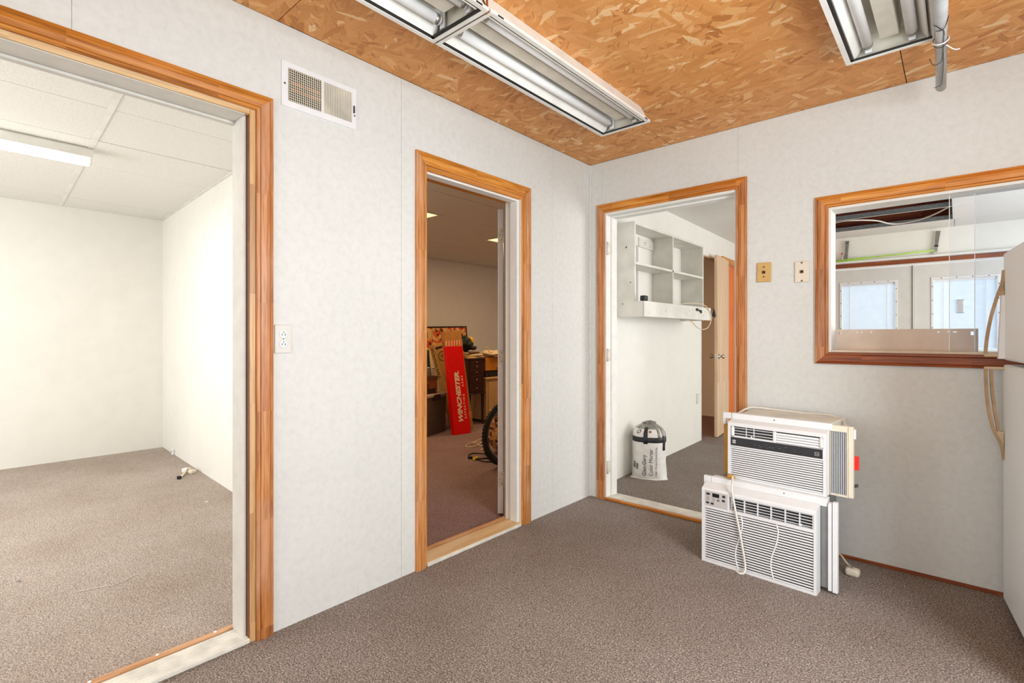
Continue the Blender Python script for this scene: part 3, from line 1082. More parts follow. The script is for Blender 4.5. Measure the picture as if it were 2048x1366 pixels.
# --- rifle box leaning further left
t = leaning('narrow_carton', 'narrow brown carton with dark side lettering and round emblem, left of red box', 'box', (-2.735, 1.165, 0.0), (0.02, 0.25, 0), (-0.165, -0.218, 1.05))
MB().box(0, 0.135, 0, 0.11, 0.0, 1.10, 0.003).build('carton', 'box_kraft_light', t)
fm = frame_matrix((-0.0006, 0.080, 1.06), (0, 0, -1), (0, -1, 0), (-1, 0, 0))
lettering('SPORTING RIFLE', 0.062, 'dark_brown', t, fm, offset=0.001, sx=0.86)
MB().lathe([(0.062, 0), (0.062, 0.001), (0.053, 0.001), (0.053, 0.0), (0.062, 0)], 24, frame_matrix((0.085, -0.0002, 0.93), (1, 0, 0), (0, 0, 1), (0, -1, 0))).build('emblem_ring', 'dark_brown', t)
lettering('W', 0.07, 'dark_brown', t, frame_matrix((0.058, -0.0004, 0.905), (1, 0, 0), (0, 0, 1), (0, -1, 0)), name='emblem')
box('label_strip', 0.012, 0.122, -0.0012, 0.0, 1.03, 1.06, 'dark_brown', t)
for x in (0.04, 0.09):
    box('fold_line', x, x + 0.006, -0.0012, 0.0, 0.1, 0.72, 'box_brown', t)

# --- storage tote
t = thing('storage_tote', 'dark grey storage tote with pale lid behind the left door casing', 'storage box', (-2.722, 0.992, 0.0), math.atan2(-0.43, 0.14) + PI)
# local x runs from the right corner back along the front towards the left, y goes away
t.rotation_euler = (0, 0, math.atan2(-0.43, 0.14))
mb = MB()
a = [(0.006, -0.006, 0.0), (0.81, -0.006, 0.0), (0.81, -0.43, 0.0), (0.006, -0.43, 0.0)]
b = [(0.0, 0.0, 0.445), (0.82, 0.0, 0.445), (0.82, -0.44, 0.445), (0.0, -0.44, 0.445)]
mb.prism(a, b).build('tote_body', 'tote_grey', t)
MB().box(-0.012, 0.832, -0.452, 0.012, 0.445, 0.483, 0.008).build('tote_lid', 'tote_lid', t)
MB().box(0.16, 0.30, 0.012, 0.024, 0.405, 0.475, 0.004).build('latch', 'black_plastic', t)
MB().box(0.52, 0.66, 0.012, 0.024, 0.405, 0.475, 0.004).build('latch', 'black_plastic', t)
# --- carton on the tote
t = thing('cardboard_carton', 'brown carton with dark printed band sitting on the grey tote lid', 'box', (-2.66, 0.80, 0.483))
MB().box(-0.30, 0.0, -0.40, 0.0, 0.0, 0.20, 0.003).build('carton', 'box_brown', t)
MB().box(-0.302, 0.004, -0.402, 0.004, 0.165, 0.212, 0.003).build('carton_lid', 'paper_dark', t)
MB().box(0.0, 0.0015, -0.34, -0.03, 0.01, 0.065).build('printed_band', 'dark_brown', t)
MB().box(0.0, 0.0015, -0.155, -0.135, 0.06, 0.12).build('printed_mark', 'dark_brown', t)
# --- glass jars on the carton
jar0 = None
jars = [((-2.69, 0.76), 'small glass jar nearest the narrow carton, on the brown carton'), ((-2.70, 0.69), 'small glass jar in the middle of three on brown carton'), ((-2.69, 0.62), 'small glass jar nearest the left casing, on brown carton')]
for (jx, jy), lb in jars:
    if jar0 is None:
        jar0 = thing('glass_jar', lb, 'jar', (jx, jy, 0.695), group='glass jars on the brown carton')
        MB().lathe([(0.026, 0), (0.028, 0.01), (0.028, 0.07), (0.02, 0.085), (0.02, 0.10), (0.017, 0.10), (0.017, 0.085), (0.025, 0.07), (0.025, 0.012), (0, 0.01)], 14).build('jar_glass', 'jar_clear', jar0)
        MB().lathe([(0.022, 0.088), (0.0225, 0.104), (0.0, 0.106)], 14).build('jar_lid', 'tube_metal', jar0)
    else:
        c = jar0.copy(); COL.objects.link(c); c.location = (jx, jy, 0.695); c['label'] = lb
        for ch in jar0.children:
            d = ch.copy(); COL.objects.link(d); d.parent = c
# --- pale board and framed print behind
t = leaning('pale_board', 'pale narrow board leaning between the picture and the narrow carton', 'board', (-3.05, 1.10, 0.0), (0.0, 0.25, 0), (-0.16, 0.02, 1.0))
MB().box(0.0, 0.17, 0, 0.018, 0.0, 1.0, 0.002).build('panel', 'pale_board', t)
MB().box(-0.035, 0.0, -0.002, 0.022, 0.0, 1.0, 0.002).build('edge_strip', 'green_black_cloth', t)
t = leaning('framed_print', 'large black framed print of orange blossoms leaning on the far wall', 'picture', (-3.98, 1.35, 0.0), (0, 1, 0), (-0.10, -0.03, 1.3))
pw, ph = 1.315, 1.31
MB().box(0.02, pw - 0.02, 0.006, 0.016, 0.02, ph - 0.02).build('print', 'blossom_print', t)
# move the print's own origin to its middle so that the pattern thins to its right
pr = t.children[0]
for v in pr.data.vertices:
    v.co.x, v.co.y, v.co.z = v.co.x - pw / 2, v.co.y, v.co.z - ph / 2
pr.location = (pw / 2, 0, ph / 2)
MB().box(0, 0.022, 0, 0.024, 0, ph, 0.002).build('frame_side', 'picture_frame_black', t)
MB().box(pw - 0.022, pw, 0, 0.024, 0, ph, 0.002).build('frame_side', 'picture_frame_black', t)
MB().box(0.022, pw - 0.022, 0, 0.024, ph - 0.022, ph, 0.002).build('frame_rail', 'picture_frame_black', t)
MB().box(0.022, pw - 0.022, 0, 0.024, 0, 0.022, 0.002).build('frame_rail', 'picture_frame_black', t)

# --- jewellery chest
t = thing('drawer_chest', 'slim dark cherry chest of five drawers on legs behind the long boxes', 'chest of drawers', (-2.72, 1.335, 0.0))
W_, Dp = 0.325, 0.28
MB().box(-Dp, 0, 0, W_, 0.425, 0.862, 0.003).build('carcass', 'cherry_z', t)
MB().box(-Dp - 0.01, 0.012, -0.01, W_ + 0.01, 0.862, 0.878, 0.004).build('top', 'cherry_z', t)
MB().box(-Dp, 0.014, -0.006, W_ + 0.006, 0.408, 0.425, 0.004).build('bottom_rail', 'cherry_z', t)
for za, zb in ((0.800, 0.856), (0.742, 0.796), (0.662, 0.738), (0.542, 0.658), (0.436, 0.538)):
    d = MB().box(0, 0.008, 0.05, W_ - 0.05, za, zb, 0.003).build('drawer', 'cherry_z', t)
    MB().lathe([(0.004, 0), (0.004, 0.012), (0.009, 0.016), (0.007, 0.022), (0, 0.023)], 10, frame_matrix((0.008, W_ / 2, (za + zb) / 2), (0, 1, 0), (0, 0, 1), (1, 0, 0))).build('knob', 'chrome_dull', d)
for (lx, ly) in ((-0.015, 0.018), (-0.015, W_ - 0.018), (-Dp + 0.015, 0.018), (-Dp + 0.015, W_ - 0.018)):
    MB().prism([(lx - 0.016, ly - 0.016, 0.408), (lx + 0.016, ly - 0.016, 0.408), (lx + 0.016, ly + 0.016, 0.408), (lx - 0.016, ly + 0.016, 0.408)],
               [(lx - 0.010, ly - 0.010, 0.0), (lx + 0.010, ly - 0.010, 0.0), (lx + 0.010, ly + 0.010, 0.0), (lx - 0.010, ly + 0.010, 0.0)]).build('leg', 'cherry_z', t)
# --- papers, bundle and bag on the chest
def slab(name, label, cat, loc, rot, sx, sy, sz, mat, fold, group=None):
    t = thing(name, label, cat, loc, 0, group, rot)
    MB().box(-sx / 2, sx / 2, -sy / 2, sy / 2, 0, sz, sz * 0.4, seg=2).build('sheets', mat, t)
    MB().tube([(-sx / 2, -sy / 2 + 0.004, sz / 2), (sx / 2, -sy / 2 + 0.004, sz / 2)], sz * 0.52, 8).build('fold', fold, t)
    return t
slab('folded_paper', 'folded tan newspaper lying lowest on the cherry chest', 'newspaper', (-2.83, 1.50, 0.879), (0, 0, 0.1), 0.22, 0.33, 0.022, 'paper_tan', 'paper_tan', 'folded papers on the chest')
slab('folded_paper', 'folded cream newspaper tilted in the middle of the stack on the chest', 'newspaper', (-2.82, 1.49, 0.906), (0.02, 0, -0.1), 0.2, 0.30, 0.026, 'bag_cloth', 'paper_tan', 'folded papers on the chest')
slab('folded_paper', 'folded brown magazine on top of the papers on the chest', 'magazine', (-2.83, 1.47, 0.938), (0.03, 0, 0.15), 0.19, 0.26, 0.022, 'paper_dark', 'bag_cloth', 'folded papers on the chest')
def blob(mb, c, r, mat=0, amp=0.25, seed=0.0, sub=3):
    q = bmesh.ops.create_icosphere(mb.bm, subdivisions=sub, radius=1.0)
    for v in q['verts']:
        k = 1 + amp * mnoise.noise(v.co * 2.1 + Vector((seed, seed * 2, 0)))
        v.co = Vector((c[0] + v.co.x * r[0] * k, c[1] + v.co.y * r[1] * k, c[2] + v.co.z * r[2] * k))
    for f in set(f for v in q['verts'] for f in v.link_faces):
        f.smooth = True
        f.material_index = mat
    return mb
t = thing('cloth_bundle', 'dark green and black cloth bundle with yellow end behind the papers', 'bundle', (-2.90, 1.49, 0.955))
blob(MB(), (0, 0, 0.115), (0.08, 0.10, 0.095), 0, 0.28, 3.0, 4).build('cloth', 'green_black_cloth', t)
blob(MB(), (-0.01, 0.095, 0.14), (0.055, 0.05, 0.065), 0, 0.2, 7.0).build('yellow_end', 'yellow_cloth', t)
blob(MB(), (0.0, 0.13, 0.055), (0.05, 0.06, 0.03), 0, 0.2, 9.0).build('strap_end', 'black_plastic', t)
# --- beige cabinet and what stands on it
t = thing('beige_cabinet', 'beige cabinet with a lipped top partly hidden by the storage room door', 'cabinet', (-2.72, 1.70, 0.0))
MB().box(-0.42, 0, 0, 0.55, 0.04, 0.585, 0.004).build('body', 'beige_laminate', t)
MB().box(-0.44, 0.02, -0.015, 0.565, 0.585, 0.615, 0.01, seg=2).build('top', 'beige_laminate', t)
MB().box(0.0, 0.012, 0.035, 0.515, 0.07, 0.55, 0.003).build('door_panel', 'beige_laminate', t)
MB().box(-0.40, -0.02, 0.02, 0.53, 0.0, 0.04).build('plinth', 'dark_brown', t)
t = thing('dark_case', 'dark low case lying on the beige cabinet under the orange carton', 'case', (-2.73, 1.69, 0.615))
MB().box(-0.38, 0, 0, 0.5, 0, 0.09, 0.006).build('case', 'dark_brown', t)
MB().box(0, 0.006, 0.06, 0.12, 0.02, 0.07, 0.002).build('clasp', 'black_plastic', t)
t = thing('orange_carton', 'orange brown carton on the dark case beside the chest', 'box', (-2.72, 1.69, 0.705))
MB().box(-0.36, 0, 0, 0.5, 0, 0.175, 0.003).build('carton', 'orange_card', t)
MB().box(-0.30, -0.06, 0.05, 0.45, 0.175, 0.178).build('flap', 'box_kraft', t)
t = thing('plastic_bag', 'crumpled cream plastic bag with dark print on the orange carton', 'bag', (-2.80, 1.86, 0.905))
blob(MB(), (0, 0, 0.028), (0.12, 0.18, 0.045), 0, 0.5, 1.3).build('bag', 'bag_cloth', t)
MB().tube(smooth_path([(0.06, -0.08, 0.05), (0.06, -0.13, 0.11), (0.05, -0.10, 0.085), (0.06, -0.05, 0.05)], 5), 0.006, 6).build('handle', 'bag_cloth', t)
blob(MB(), (0.085, 0.12, 0.03), (0.045, 0.06, 0.03), 0, 0.4, 5.3, 2).build('printed_patch', 'panel_black', t)

# --- bicycle mostly hidden by the door
bk = thing('bicycle', 'bicycle behind the storage room door, its knobbly front tyre showing', 'bicycle', (-1.06, 0.24, 0.0))
def wheel(cy, parent):
    R = 0.262
    w = bpy.data.objects.new('wheel', None); COL.objects.link(w); w.parent = parent; w.location = (0, cy, 0.288)
    mb = MB()
    n = 44
    mb.tube([(0, R * math.cos(2 * PI * k / n), R * math.sin(2 * PI * k / n)) for k in range(n)], 0.024, 10, closed=True)
    for k in range(60):
        a = 2 * PI * k / 60
        for dx in (-0.012, 0.004):
            c, s = math.cos(a + dx * 3), math.sin(a + dx * 3)
            m = frame_matrix((dx + 0.004, c * 0.284, s * 0.284), (1, 0, 0), (0, -s, c), (0, c, s))
            mb.box(-0.006, 0.006, -0.007, 0.007, -0.004, 0.005, mat=m)
    mb.build('tyre', 'tyre_rubber', w)
    MB().tube([(0, 0.232 * math.cos(2 * PI * k / n), 0.232 * math.sin(2 * PI * k / n)) for k in range(n)], 0.010, 8, closed=True).build('rim', 'rim_alloy', w)
    mb = MB()
    for k in range(20):
        a = 2 * PI * k / 20
        mb.tube([(0.012 * (-1) ** k, 0.02 * math.cos(a + 0.5), 0.02 * math.sin(a + 0.5)), (0, 0.228 * math.cos(a), 0.228 * math.sin(a))], 0.0016, 4)
    stuff(mb.build('spokes', 'rim_alloy', w))
    MB().lathe([(0.02, -0.03), (0.014, -0.02), (0.014, 0.02), (0.02, 0.03)], 12, frame_matrix((0, 0, 0), (0, 1, 0), (0, 0, 1), (1, 0, 0))).build('hub', 'rim_alloy', w)
wheel(0.0, bk)
wheel(0.93, bk)
mb = MB()
mb.tube([(0.045, 0, 0.288), (0.045, 0.06, 0.60)], 0.011, 8).tube([(-0.045, 0, 0.288), (-0.045, 0.06, 0.60)], 0.011, 8).box(-0.05, 0.05, 0.045, 0.08, 0.59, 0.62, 0.006).tube([(0, 0.062, 0.60), (0, 0.11, 0.80)], 0.015, 8)
mb.build('fork', 'bike_paint', bk)
mb = MB()
mb.tube([(0, 0.085, 0.66), (0, 0.47, 0.30)], 0.017, 8).tube([(0, 0.10, 0.73), (0, 0.60, 0.68)], 0.015, 8).tube([(0, 0.47, 0.30), (0, 0.63, 0.76)], 0.015, 8)
for s in (-1, 1):
    mb.tube([(0.02 * s, 0.47, 0.30), (0.05 * s, 0.93, 0.288)], 0.008, 6).tube([(0.015 * s, 0.60, 0.68), (0.05 * s, 0.93, 0.288)], 0.008, 6)
mb.build('frame', 'bike_paint', bk)
MB().tube(smooth_path([(-0.28, 0.20, 0.86), (-0.14, 0.12, 0.84), (0, 0.105, 0.80), (0.14, 0.12, 0.84), (0.28, 0.20, 0.86)], 4), 0.011, 8).build('handlebar', 'black_plastic', bk)
blob(MB(), (0, 0.66, 0.80), (0.06, 0.12, 0.035), 0, 0.1, 2.0, 2).build('saddle', 'black_plastic', bk)
MB().lathe([(0.08, -0.004), (0.08, 0.004)], 20, frame_matrix((0.05, 0.47, 0.30), (0, 1, 0), (0, 0, 1), (1, 0, 0))).build('chainring', 'rim_alloy', bk)
MB().tube([(0.07, 0.47, 0.30), (0.07, 0.58, 0.19)], 0.009, 6).tube([(-0.06, 0.47, 0.30), (-0.06, 0.36, 0.41)], 0.009, 6).build('crank', 'rim_alloy', bk)
o = thing('patterned_bundle', 'tan patterned fleece bundle lying behind the bicycle wheel', 'blanket', (-1.42, 0.66, 0.0))
blob(MB(), (0, 0, 0.215), (0.16, 0.26, 0.20), 0, 0.22, 4.0).build('fleece', 'patterned_fleece', o)
blob(MB(), (0.02, -0.10, 0.43), (0.11, 0.14, 0.035), 0, 0.2, 6.0, 2).build('top_fold', 'paper_tan', o)
# --- cables on that carpet
o = MB().tube(smooth_path([(-1.58, 0.53, 0.006), (-1.64, 0.52, 0.006), (-1.71, 0.64, 0.006), (-1.79, 0.63, 0.012), (-1.89, 0.76, 0.006), (-1.95, 0.76, 0.006), (-1.94, 0.64, 0.006), (-1.885, 0.53, 0.006), (-1.81, 0.524, 0.006), (-1.80, 0.59, 0.006), (-1.85, 0.68, 0.012), (-1.95, 0.70, 0.006), (-1.99, 0.80, 0.006), (-2.03, 0.95, 0.006)], 6), 0.0055, 6).build('cream_cable', 'cream_cable')
tag(o, 'cream cable coiled on the storage room carpet beside the tyre', 'cable')
t = thing('black_cable', 'black cable loop with two yellow connectors on the storage room carpet', 'cable', (0, 0, 0))
MB().tube(smooth_path([(-1.40, 0.43, 0.006), (-1.46, 0.423, 0.006), (-1.522, 0.40, 0.006), (-1.585, 0.36, 0.006), (-1.578, 0.287, 0.006), (-1.525, 0.236, 0.006), (-1.448, 0.209, 0.006), (-1.396, 0.224, 0.006), (-1.356, 0.275, 0.006), (-1.32, 0.35, 0.006)], 6), 0.0065, 6).tube(smooth_path([(-1.43, 0.195, 0.008), (-1.364, 0.192, 0.006), (-1.301, 0.188, 0.006), (-1.246, 0.201, 0.006), (-1.20, 0.25, 0.006)], 5), 0.006, 6).build('flex', 'black_plastic', t)
for (x, y) in ((-1.397, 0.180), (-1.413, 0.226)):
    MB().box(x - 0.016, x + 0.016, y - 0.012, y + 0.012, 0.0, 0.022, 0.005).build('connector', 'yellow_plug', t)
MB().box(-1.485, -1.445, 0.175, 0.205, 0.0, 0.024, 0.004).build('plug', 'black_plastic', t)

t = thing('charger_brick', 'dark charger brick lying beside the cream cable near the bicycle tyre', 'adapter', (-1.83, 0.86, 0.0), 0.6)
MB().box(-0.05, 0.05, -0.03, 0.03, 0.0, 0.032, 0.006).build('case', 'black_plastic', t)
MB().box(-0.035, 0.035, -0.02, 0.02, 0.032, 0.0335).build('sticker', 'paper_tan', t)

# ------------------------------------------------------------------ far room behind the back wall
def px3(y):
    return -0.045 - 0.0375 * y
mb = MB()
def wseg(ya, yb, za, zb):
    a = [(px3(ya), ya, za), (px3(yb), yb, za), (px3(yb) - 0.02 - (0.1 - 0.0375 * yb) * 0, yb, za), (px3(ya) - 0.02, ya, za)]
    a[2] = (-0.22, yb, za); a[3] = (-0.20, ya, za)
    mb.prism(a, [(p[0], p[1], zb) for p in a])
DY0, DY1, DZ = 2.505, 3.13, 2.09
EY0, EY1, EZ = 3.30, 4.02, 2.085
wseg(TB, DY0, 0, HC + 0.36); wseg(DY0, DY1, DZ, HC + 0.36); wseg(DY1, EY0, 0, HC + 0.36); wseg(EY0, EY1, EZ, HC + 0.36); wseg(EY1, 4.3, 0, HC + 0.36)
structure(mb.build('wall_left', 'white_wall'), 'white wall of the far room carrying the cubby shelf')
structure(box('wall_right', 4.2, 4.32, TB, 4.42, 0, HC + 0.36, 'white_wall'))
structure(box('wall_front', XR, 4.2, 0.0, TB, 0, HC + 0.05, 'white_wall'))
FD = (0.735, 2.555, 0.0, 2.012)
mb = MB()
for (a, b, s, e) in holes_grid(-0.2, 4.2, 0, HC + 0.36, [FD]):
    mb.box(a, b, 4.3, 4.42, s, e)
structure(mb.build('wall_back', 'white_wall'), 'white far wall with a pair of glazed doors')

# tiled ceiling with the open bay
c3 = structure(MB().box(-0.25, 4.32, 0.0, 4.42, HC + 0.33, HC + 0.36).build('ceiling', 'dark_brown'), 'white tiled ceiling of the far room with one open bay')
cx = [-0.2, 0.78, 2.0, 3.22, 4.2]
cy = [TB, 0.68, 1.29, 1.90, 2.51, 3.12, 3.81, 4.298]
OPEN = {(1, 5), (1, 4)}
for i in range(4):
    for j in range(7):
        if (i, j) in OPEN:
            continue
        dz = random.uniform(0, 0.0015)
        MB().box(cx[i] + 0.002, cx[i + 1] - 0.002, cy[j] + 0.002, cy[j + 1] - 0.002, HC + dz, HC + 0.016).build('ceiling_tile', 'acoustic_tile', c3)
# tees round the bay: white flange with a galvanised web
for (xa, xb, y) in ((0.78, 2.0, 3.12), (0.78, 2.0, 3.81), (0.78, 2.0, 2.51)):
    MB().box(xa, xb, y - 0.006, y + 0.006, HC - 0.003, HC - 0.0005).build('tee_flange', 'enamel_white', c3)
    MB().box(xa, xb, y - 0.001, y + 0.003, HC - 0.0005, HC + 0.045).build('tee_web', 'galvanised', c3)
MB().box(1.988, 2.012, 2.51, 3.81, HC - 0.003, HC - 0.0005).build('tee_flange', 'enamel_white', c3)
MB().box(2.0, 2.004, 2.51, 3.81, HC - 0.0005, HC + 0.05).build('tee_web', 'galvanised', c3)
for k in range(4):
    MB().box(0.3 + k * 0.0, 2.4, 2.52 + k * 0.36, 2.56 + k * 0.36, HC + 0.20, HC + 0.33).build('rafter', 'rafter_x', c3)
for k, (xa, xb) in enumerate(((-0.1, 0.98), (0.983, 1.33), (1.333, 1.74), (1.743, 2.6))):
    MB().box(xa, xb, 3.93 + 0.006 * (k % 2), 3.97, HC + 0.018, HC + 0.315).build('rim_board', 'rafter_x', c3)
for k in range(5):
    MB().box(0.2, 2.5, 2.40 + k * 0.32, 2.40 + k * 0.32 + 0.316, HC + 0.315, HC + 0.33).build('deck_board', 'rafter_x', c3)
o = MB().tube(smooth_path([(0.80, 3.42, 2.43), (1.0, 3.36, 2.42), (1.158, 3.311, 2.413), (1.361, 3.474, 2.41), (1.485, 3.755, 2.402), (1.637, 3.76, 2.402), (1.812, 3.6, 2.41), (1.98, 3.30, 2.43)], 6), 0.008, 8).build('ceiling_cable', 'white_cable')
tag(o, 'white cable hanging loose in the open ceiling bay of the far room', 'cable')

# pair of glazed doors
FR = 4.3
fdt = sroot('trim_5', 'brown stained head trim over the glazed doors')
MB().box(FD[0] - 0.06, FD[1] + 0.06, FR - 0.016, FR, 2.014, 2.062, 0.003).build('casing_head', 'dark_pine_x', fdt)
MB().box(FD[0] - 0.06, FD[0], FR - 0.016, FR, 0, 2.012, 0.003).build('casing_leg', 'worn_red_pine_z', fdt)
MB().box(FD[1], FD[1] + 0.06, FR - 0.016, FR, 0, 2.012, 0.003).build('casing_leg', 'worn_red_pine_z', fdt)
MB().box(FD[0] - 0.1, FD[1] + 0.1, FR - 0.055, FR, 2.066, 2.092, 0.003).build('ledge', 'white_paint', fdt)
MB().box(FD[0] + 0.0, FD[1], FR + 0.0, FR + 0.03, 1.998, 2.012).build('head_jamb', 'white_paint', fdt)


def glazed_door(name, label, xa, xb, la, lb, cord_x):
    g = sroot(name, label)
    y = FR + 0.012
    zt, zl0, zl1 = 1.992, 1.03, 1.812
    mb = MB()
    for (a, b, s, e) in holes_grid(xa, xb, 0.008, zt, [(la, lb, zl0, zl1)]):
        mb.box(a, b, y, y + 0.042, s, e)
    mb.build('slab', 'far_door_paint', g)
    f = 0.024
    mb = MB()
    for (a, b, s, e) in holes_grid(la - f, lb + f, zl0 - f, zl1 + f, [(la, lb, zl0, zl1)]):
        mb.box(a, b, y - 0.009, y, s, e, 0.0015)
    fr = mb.build('lite_frame', 'white_plastic', g)
    mb = MB()
    for k in range(5):
        zz = zl0 + (zl1 - zl0) * (k + 0.5) / 5
        for xx in (la - f / 2, lb + f / 2):
            mb.lathe([(0.005, 0), (0.005, 0.002), (0, 0.002)], 8, frame_matrix((xx, y - 0.009, zz), (1, 0, 0), (0, 0, 1), (0, -1, 0)))
    for k in range(4):
        mb.lathe([(0.005, 0), (0.005, 0.002), (0, 0.002)], 8, frame_matrix((la + (lb - la) * (k + 0.5) / 4, y - 0.009, zl1 + f / 2), (1, 0, 0), (0, 0, 1), (0, -1, 0)))
    stuff(mb.build('frame_screws', 'dark_brown', fr))
    box('glass', la, lb, y + 0.036, y + 0.040, zl0, zl1, 'window_glass', g)
    mb = MB()
    n = 42
    for k in range(n):
        zz = zl0 + 0.02 + k * (zl1 - zl0 - 0.045) / (n - 1)
        m = Matrix.Translation(((la + lb) / 2, y + 0.02, zz)) @ Matrix.Rotation(math.radians(57), 4, 'X')
        mb.box(-(lb - la) / 2 + 0.004, (lb - la) / 2 - 0.004, -0.0115, 0.0115, -0.0004, 0.0004, mat=m)
    bl = stuff(mb.build('blind_slats', 'blind_slat', g))
    box('blind_headrail', la + 0.003, lb - 0.003, y + 0.006, y + 0.032, zl1 - 0.022, zl1 - 0.001, 'white_plastic', g)
    for xx in cord_x:
        box('blind_tape', xx - 0.004, xx + 0.004, y + 0.004, y + 0.0052, zl0 + 0.01, zl1 - 0.022, 'white_plastic', g)
    return g


glazed_door('door_2', 'left leaf of the white glazed doors with closed mini blind', 0.740, 1.628, 0.940, 1.470, (1.015, 1.390))
gd = glazed_door('door_3', 'right leaf of the white glazed doors with bright mini blind', 1.650, 2.552, 1.822, 2.345, (1.905, 2.255))
box('astragal', 1.634, 1.648, FR - 0.002, FR + 0.05, 0.01, 1.992, 'far_door_paint', gd)
box('seam', 1.6285, 1.6335, FR + 0.02, FR + 0.05, 0.01, 1.992, 'dark_brown', gd)
t = thing('blind_tag', 'small grey rectangular tag hanging on the right glazed door blind', 'tag', (2.048, FR + 0.013, 1.50))
MB().box(-0.024, 0.024, -0.002, 0.0, -0.07, 0.07, 0.001).build('plate', 'panel_grey', t)
MB().box(-0.034, 0.034, -0.003, -0.001, 0.068, 0.074).box(-0.034, 0.034, -0.003, -0.001, -0.074, -0.068).build('end_bars', 'steel_grey', t)

# handles / brushes and cord standing on the ledge
LZ = 2.092
for (x, hgt, lb, band) in ((0.985, 0.255, 'grey brush with round hole in its handle, left on the ledge over the doors', False), (1.835, 0.262, 'grey brush with black band and steel ferrule, right on the ledge over the doors', True)):
    t = thing('paint_brush', lb, 'brush', (x, FR - 0.032, LZ))
    if x > 1.5:
        t.rotation_euler = (0, 0.10, 0)
    else:
        t.rotation_euler = (0, 0.06, 0)
    MB().prism([(-0.014, -0.006, 0.085), (0.014, -0.006, 0.085), (0.014, 0.006, 0.085), (-0.014, 0.006, 0.085)],
               [(-0.021, -0.007, hgt), (0.021, -0.007, hgt), (0.021, 0.007, hgt), (-0.021, 0.007, hgt)]).build('handle', 'grey_brush', t)
    MB().box(-0.017, 0.017, -0.008, 0.008, 0.03, 0.088, 0.002).build('ferrule', 'tube_metal' if band else 'grey_brush', t)
    if band:
        MB().box(-0.018, 0.018, -0.009, 0.009, 0.088, 0.104, 0.001).build('band', 'black_plastic', t)
    else:
        MB().lathe([(0.007, 0), (0.007, 0.002), (0, 0.002)], 10, frame_matrix((0, -0.007, hgt - 0.03), (1, 0, 0), (0, 0, 1), (0, -1, 0))).build('hang_hole', 'dark_hole', t)
    MB().box(-0.018, 0.018, -0.007, 0.007, 0.0, 0.032, 0.002).build('bristles', 'panel_grey', t)
t = thing('capped_bottle', 'small clear bottle with red cap beside the left brush on the ledge', 'bottle', (0.945, FR - 0.042, LZ))
MB().lathe([(0.010, 0), (0.010, 0.06), (0.006, 0.075), (0.006, 0.095)], 12).build('bottle', 'glass_tint', t)
MB().lathe([(0.009, 0.09), (0.009, 0.112), (0.0, 0.113)], 12).build('cap', 'red_plastic', t)
o = MB().tube([(0.74, FR - 0.049, LZ + 0.010), (0.98, FR - 0.050, LZ + 0.022), (1.40, FR - 0.050, LZ + 0.030), (1.825, FR - 0.050, LZ + 0.046)], 0.0075, 8).tube([(0.74, FR - 0.050, LZ + 0.004), (1.0, FR - 0.050, LZ + 0.006), (1.2, FR - 0.05, LZ + 0.015)], 0.005, 6).build('lime_cord', 'lime_cord')
tag(o, 'lime green cord stretched along the ledge between the two brushes', 'cord')

# cubby shelf on the white wall
sh = thing('cubby_shelf', 'white painted cubby shelf with four openings on the far room wall', 'shelf', (0, 0, 0))
SX, SY0, SY1, SZ0, SZ1 = 0.106, 0.480, 1.928, 1.45, 2.085
wx = lambda y: px3(y) + 0.001
PT = 0.019
def shboard(name, ya, yb, za, zb, xf, back=None):
    a = [(back if back is not None else wx(ya), ya, za), (xf, ya, za), (xf, yb, za), (back if back is not None else wx(yb), yb, za)]
    return MB().prism(a, [(p[0], p[1], zb) for p in a]).build(name, 'shelf_paint', sh)
shboard('side_panel', SY0, SY0 + PT, 1.325, SZ1, SX)
shboard('side_panel_foot', SY0, SY0 + PT, 1.325, 1.4475, 0.185, back=SX)
shboard('side_panel', SY1 - PT, SY1, 1.325, SZ1, SX)
shboard('top_panel', SY0 + PT, SY1 - PT, SZ1 - PT - 0.005, SZ1 - 0.005, SX)
shboard('middle_shelf', SY0 + PT, SY1 - PT, 1.745, 1.745 + PT, SX)
shboard('bottom_shelf', SY0 + PT, SY1 - PT, 1.40, 1.40 + PT, 0.175)
shboard('divider', 1.195, 1.195 + PT, 1.40 + PT, SZ1 - PT - 0.005, SX)
MB().box(0.175, 0.190, SY0, SY1 - 0.03, 1.325, 1.448, 0.002).build('ledge_front', 'shelf_paint', sh)
for (ya, yb) in ((0.50, 0.86), (0.88, 1.19), (1.215, 1.62)):
    a = [(wx(ya), ya, 1.955), (wx(ya) + 0.016, ya, 1.955), (wx(yb) + 0.016, yb, 1.955), (wx(yb), yb, 1.955)]
    MB().prism(a, [(p[0], p[1], 2.035) for p in a]).build('hanging_rail', 'shelf_paint', sh)
for ya in (0.86, 1.61):
    a = [(wx(ya), ya, 1.42), (wx(ya) + 0.006, ya, 1.42), (wx(ya) + 0.006, ya + 0.024, 1.42), (wx(ya), ya + 0.024, 1.42)]
    MB().prism(a, [(p[0], p[1], 1.955) for p in a]).build('back_batten', 'panel_grey', sh)
mb = MB()
random.seed(5)
for k in range(9):
    yy = random.uniform(0.85, 1.8)
    zz = random.uniform(1.36, 1.43)
    mb.lathe([(0.004, 0), (0.004, 0.0012), (0, 0.0012)], 7, frame_matrix((0.19, yy, zz), (0, 1, 0), (0, 0, 1), (1, 0, 0)))
for (yy, zz) in ((0.58, 1.99), (0.78, 1.985), (0.98, 2.0), (1.0, 1.985), (1.02, 2.005), (1.1, 1.98), (1.30, 1.99)):
    mb.lathe([(0.005, 0), (0.005, 0.0012), (0, 0.0012)], 7, frame_matrix((px3(yy) + 0.017, yy, zz), (0, 1, 0), (0, 0, 1), (1, 0, 0)))
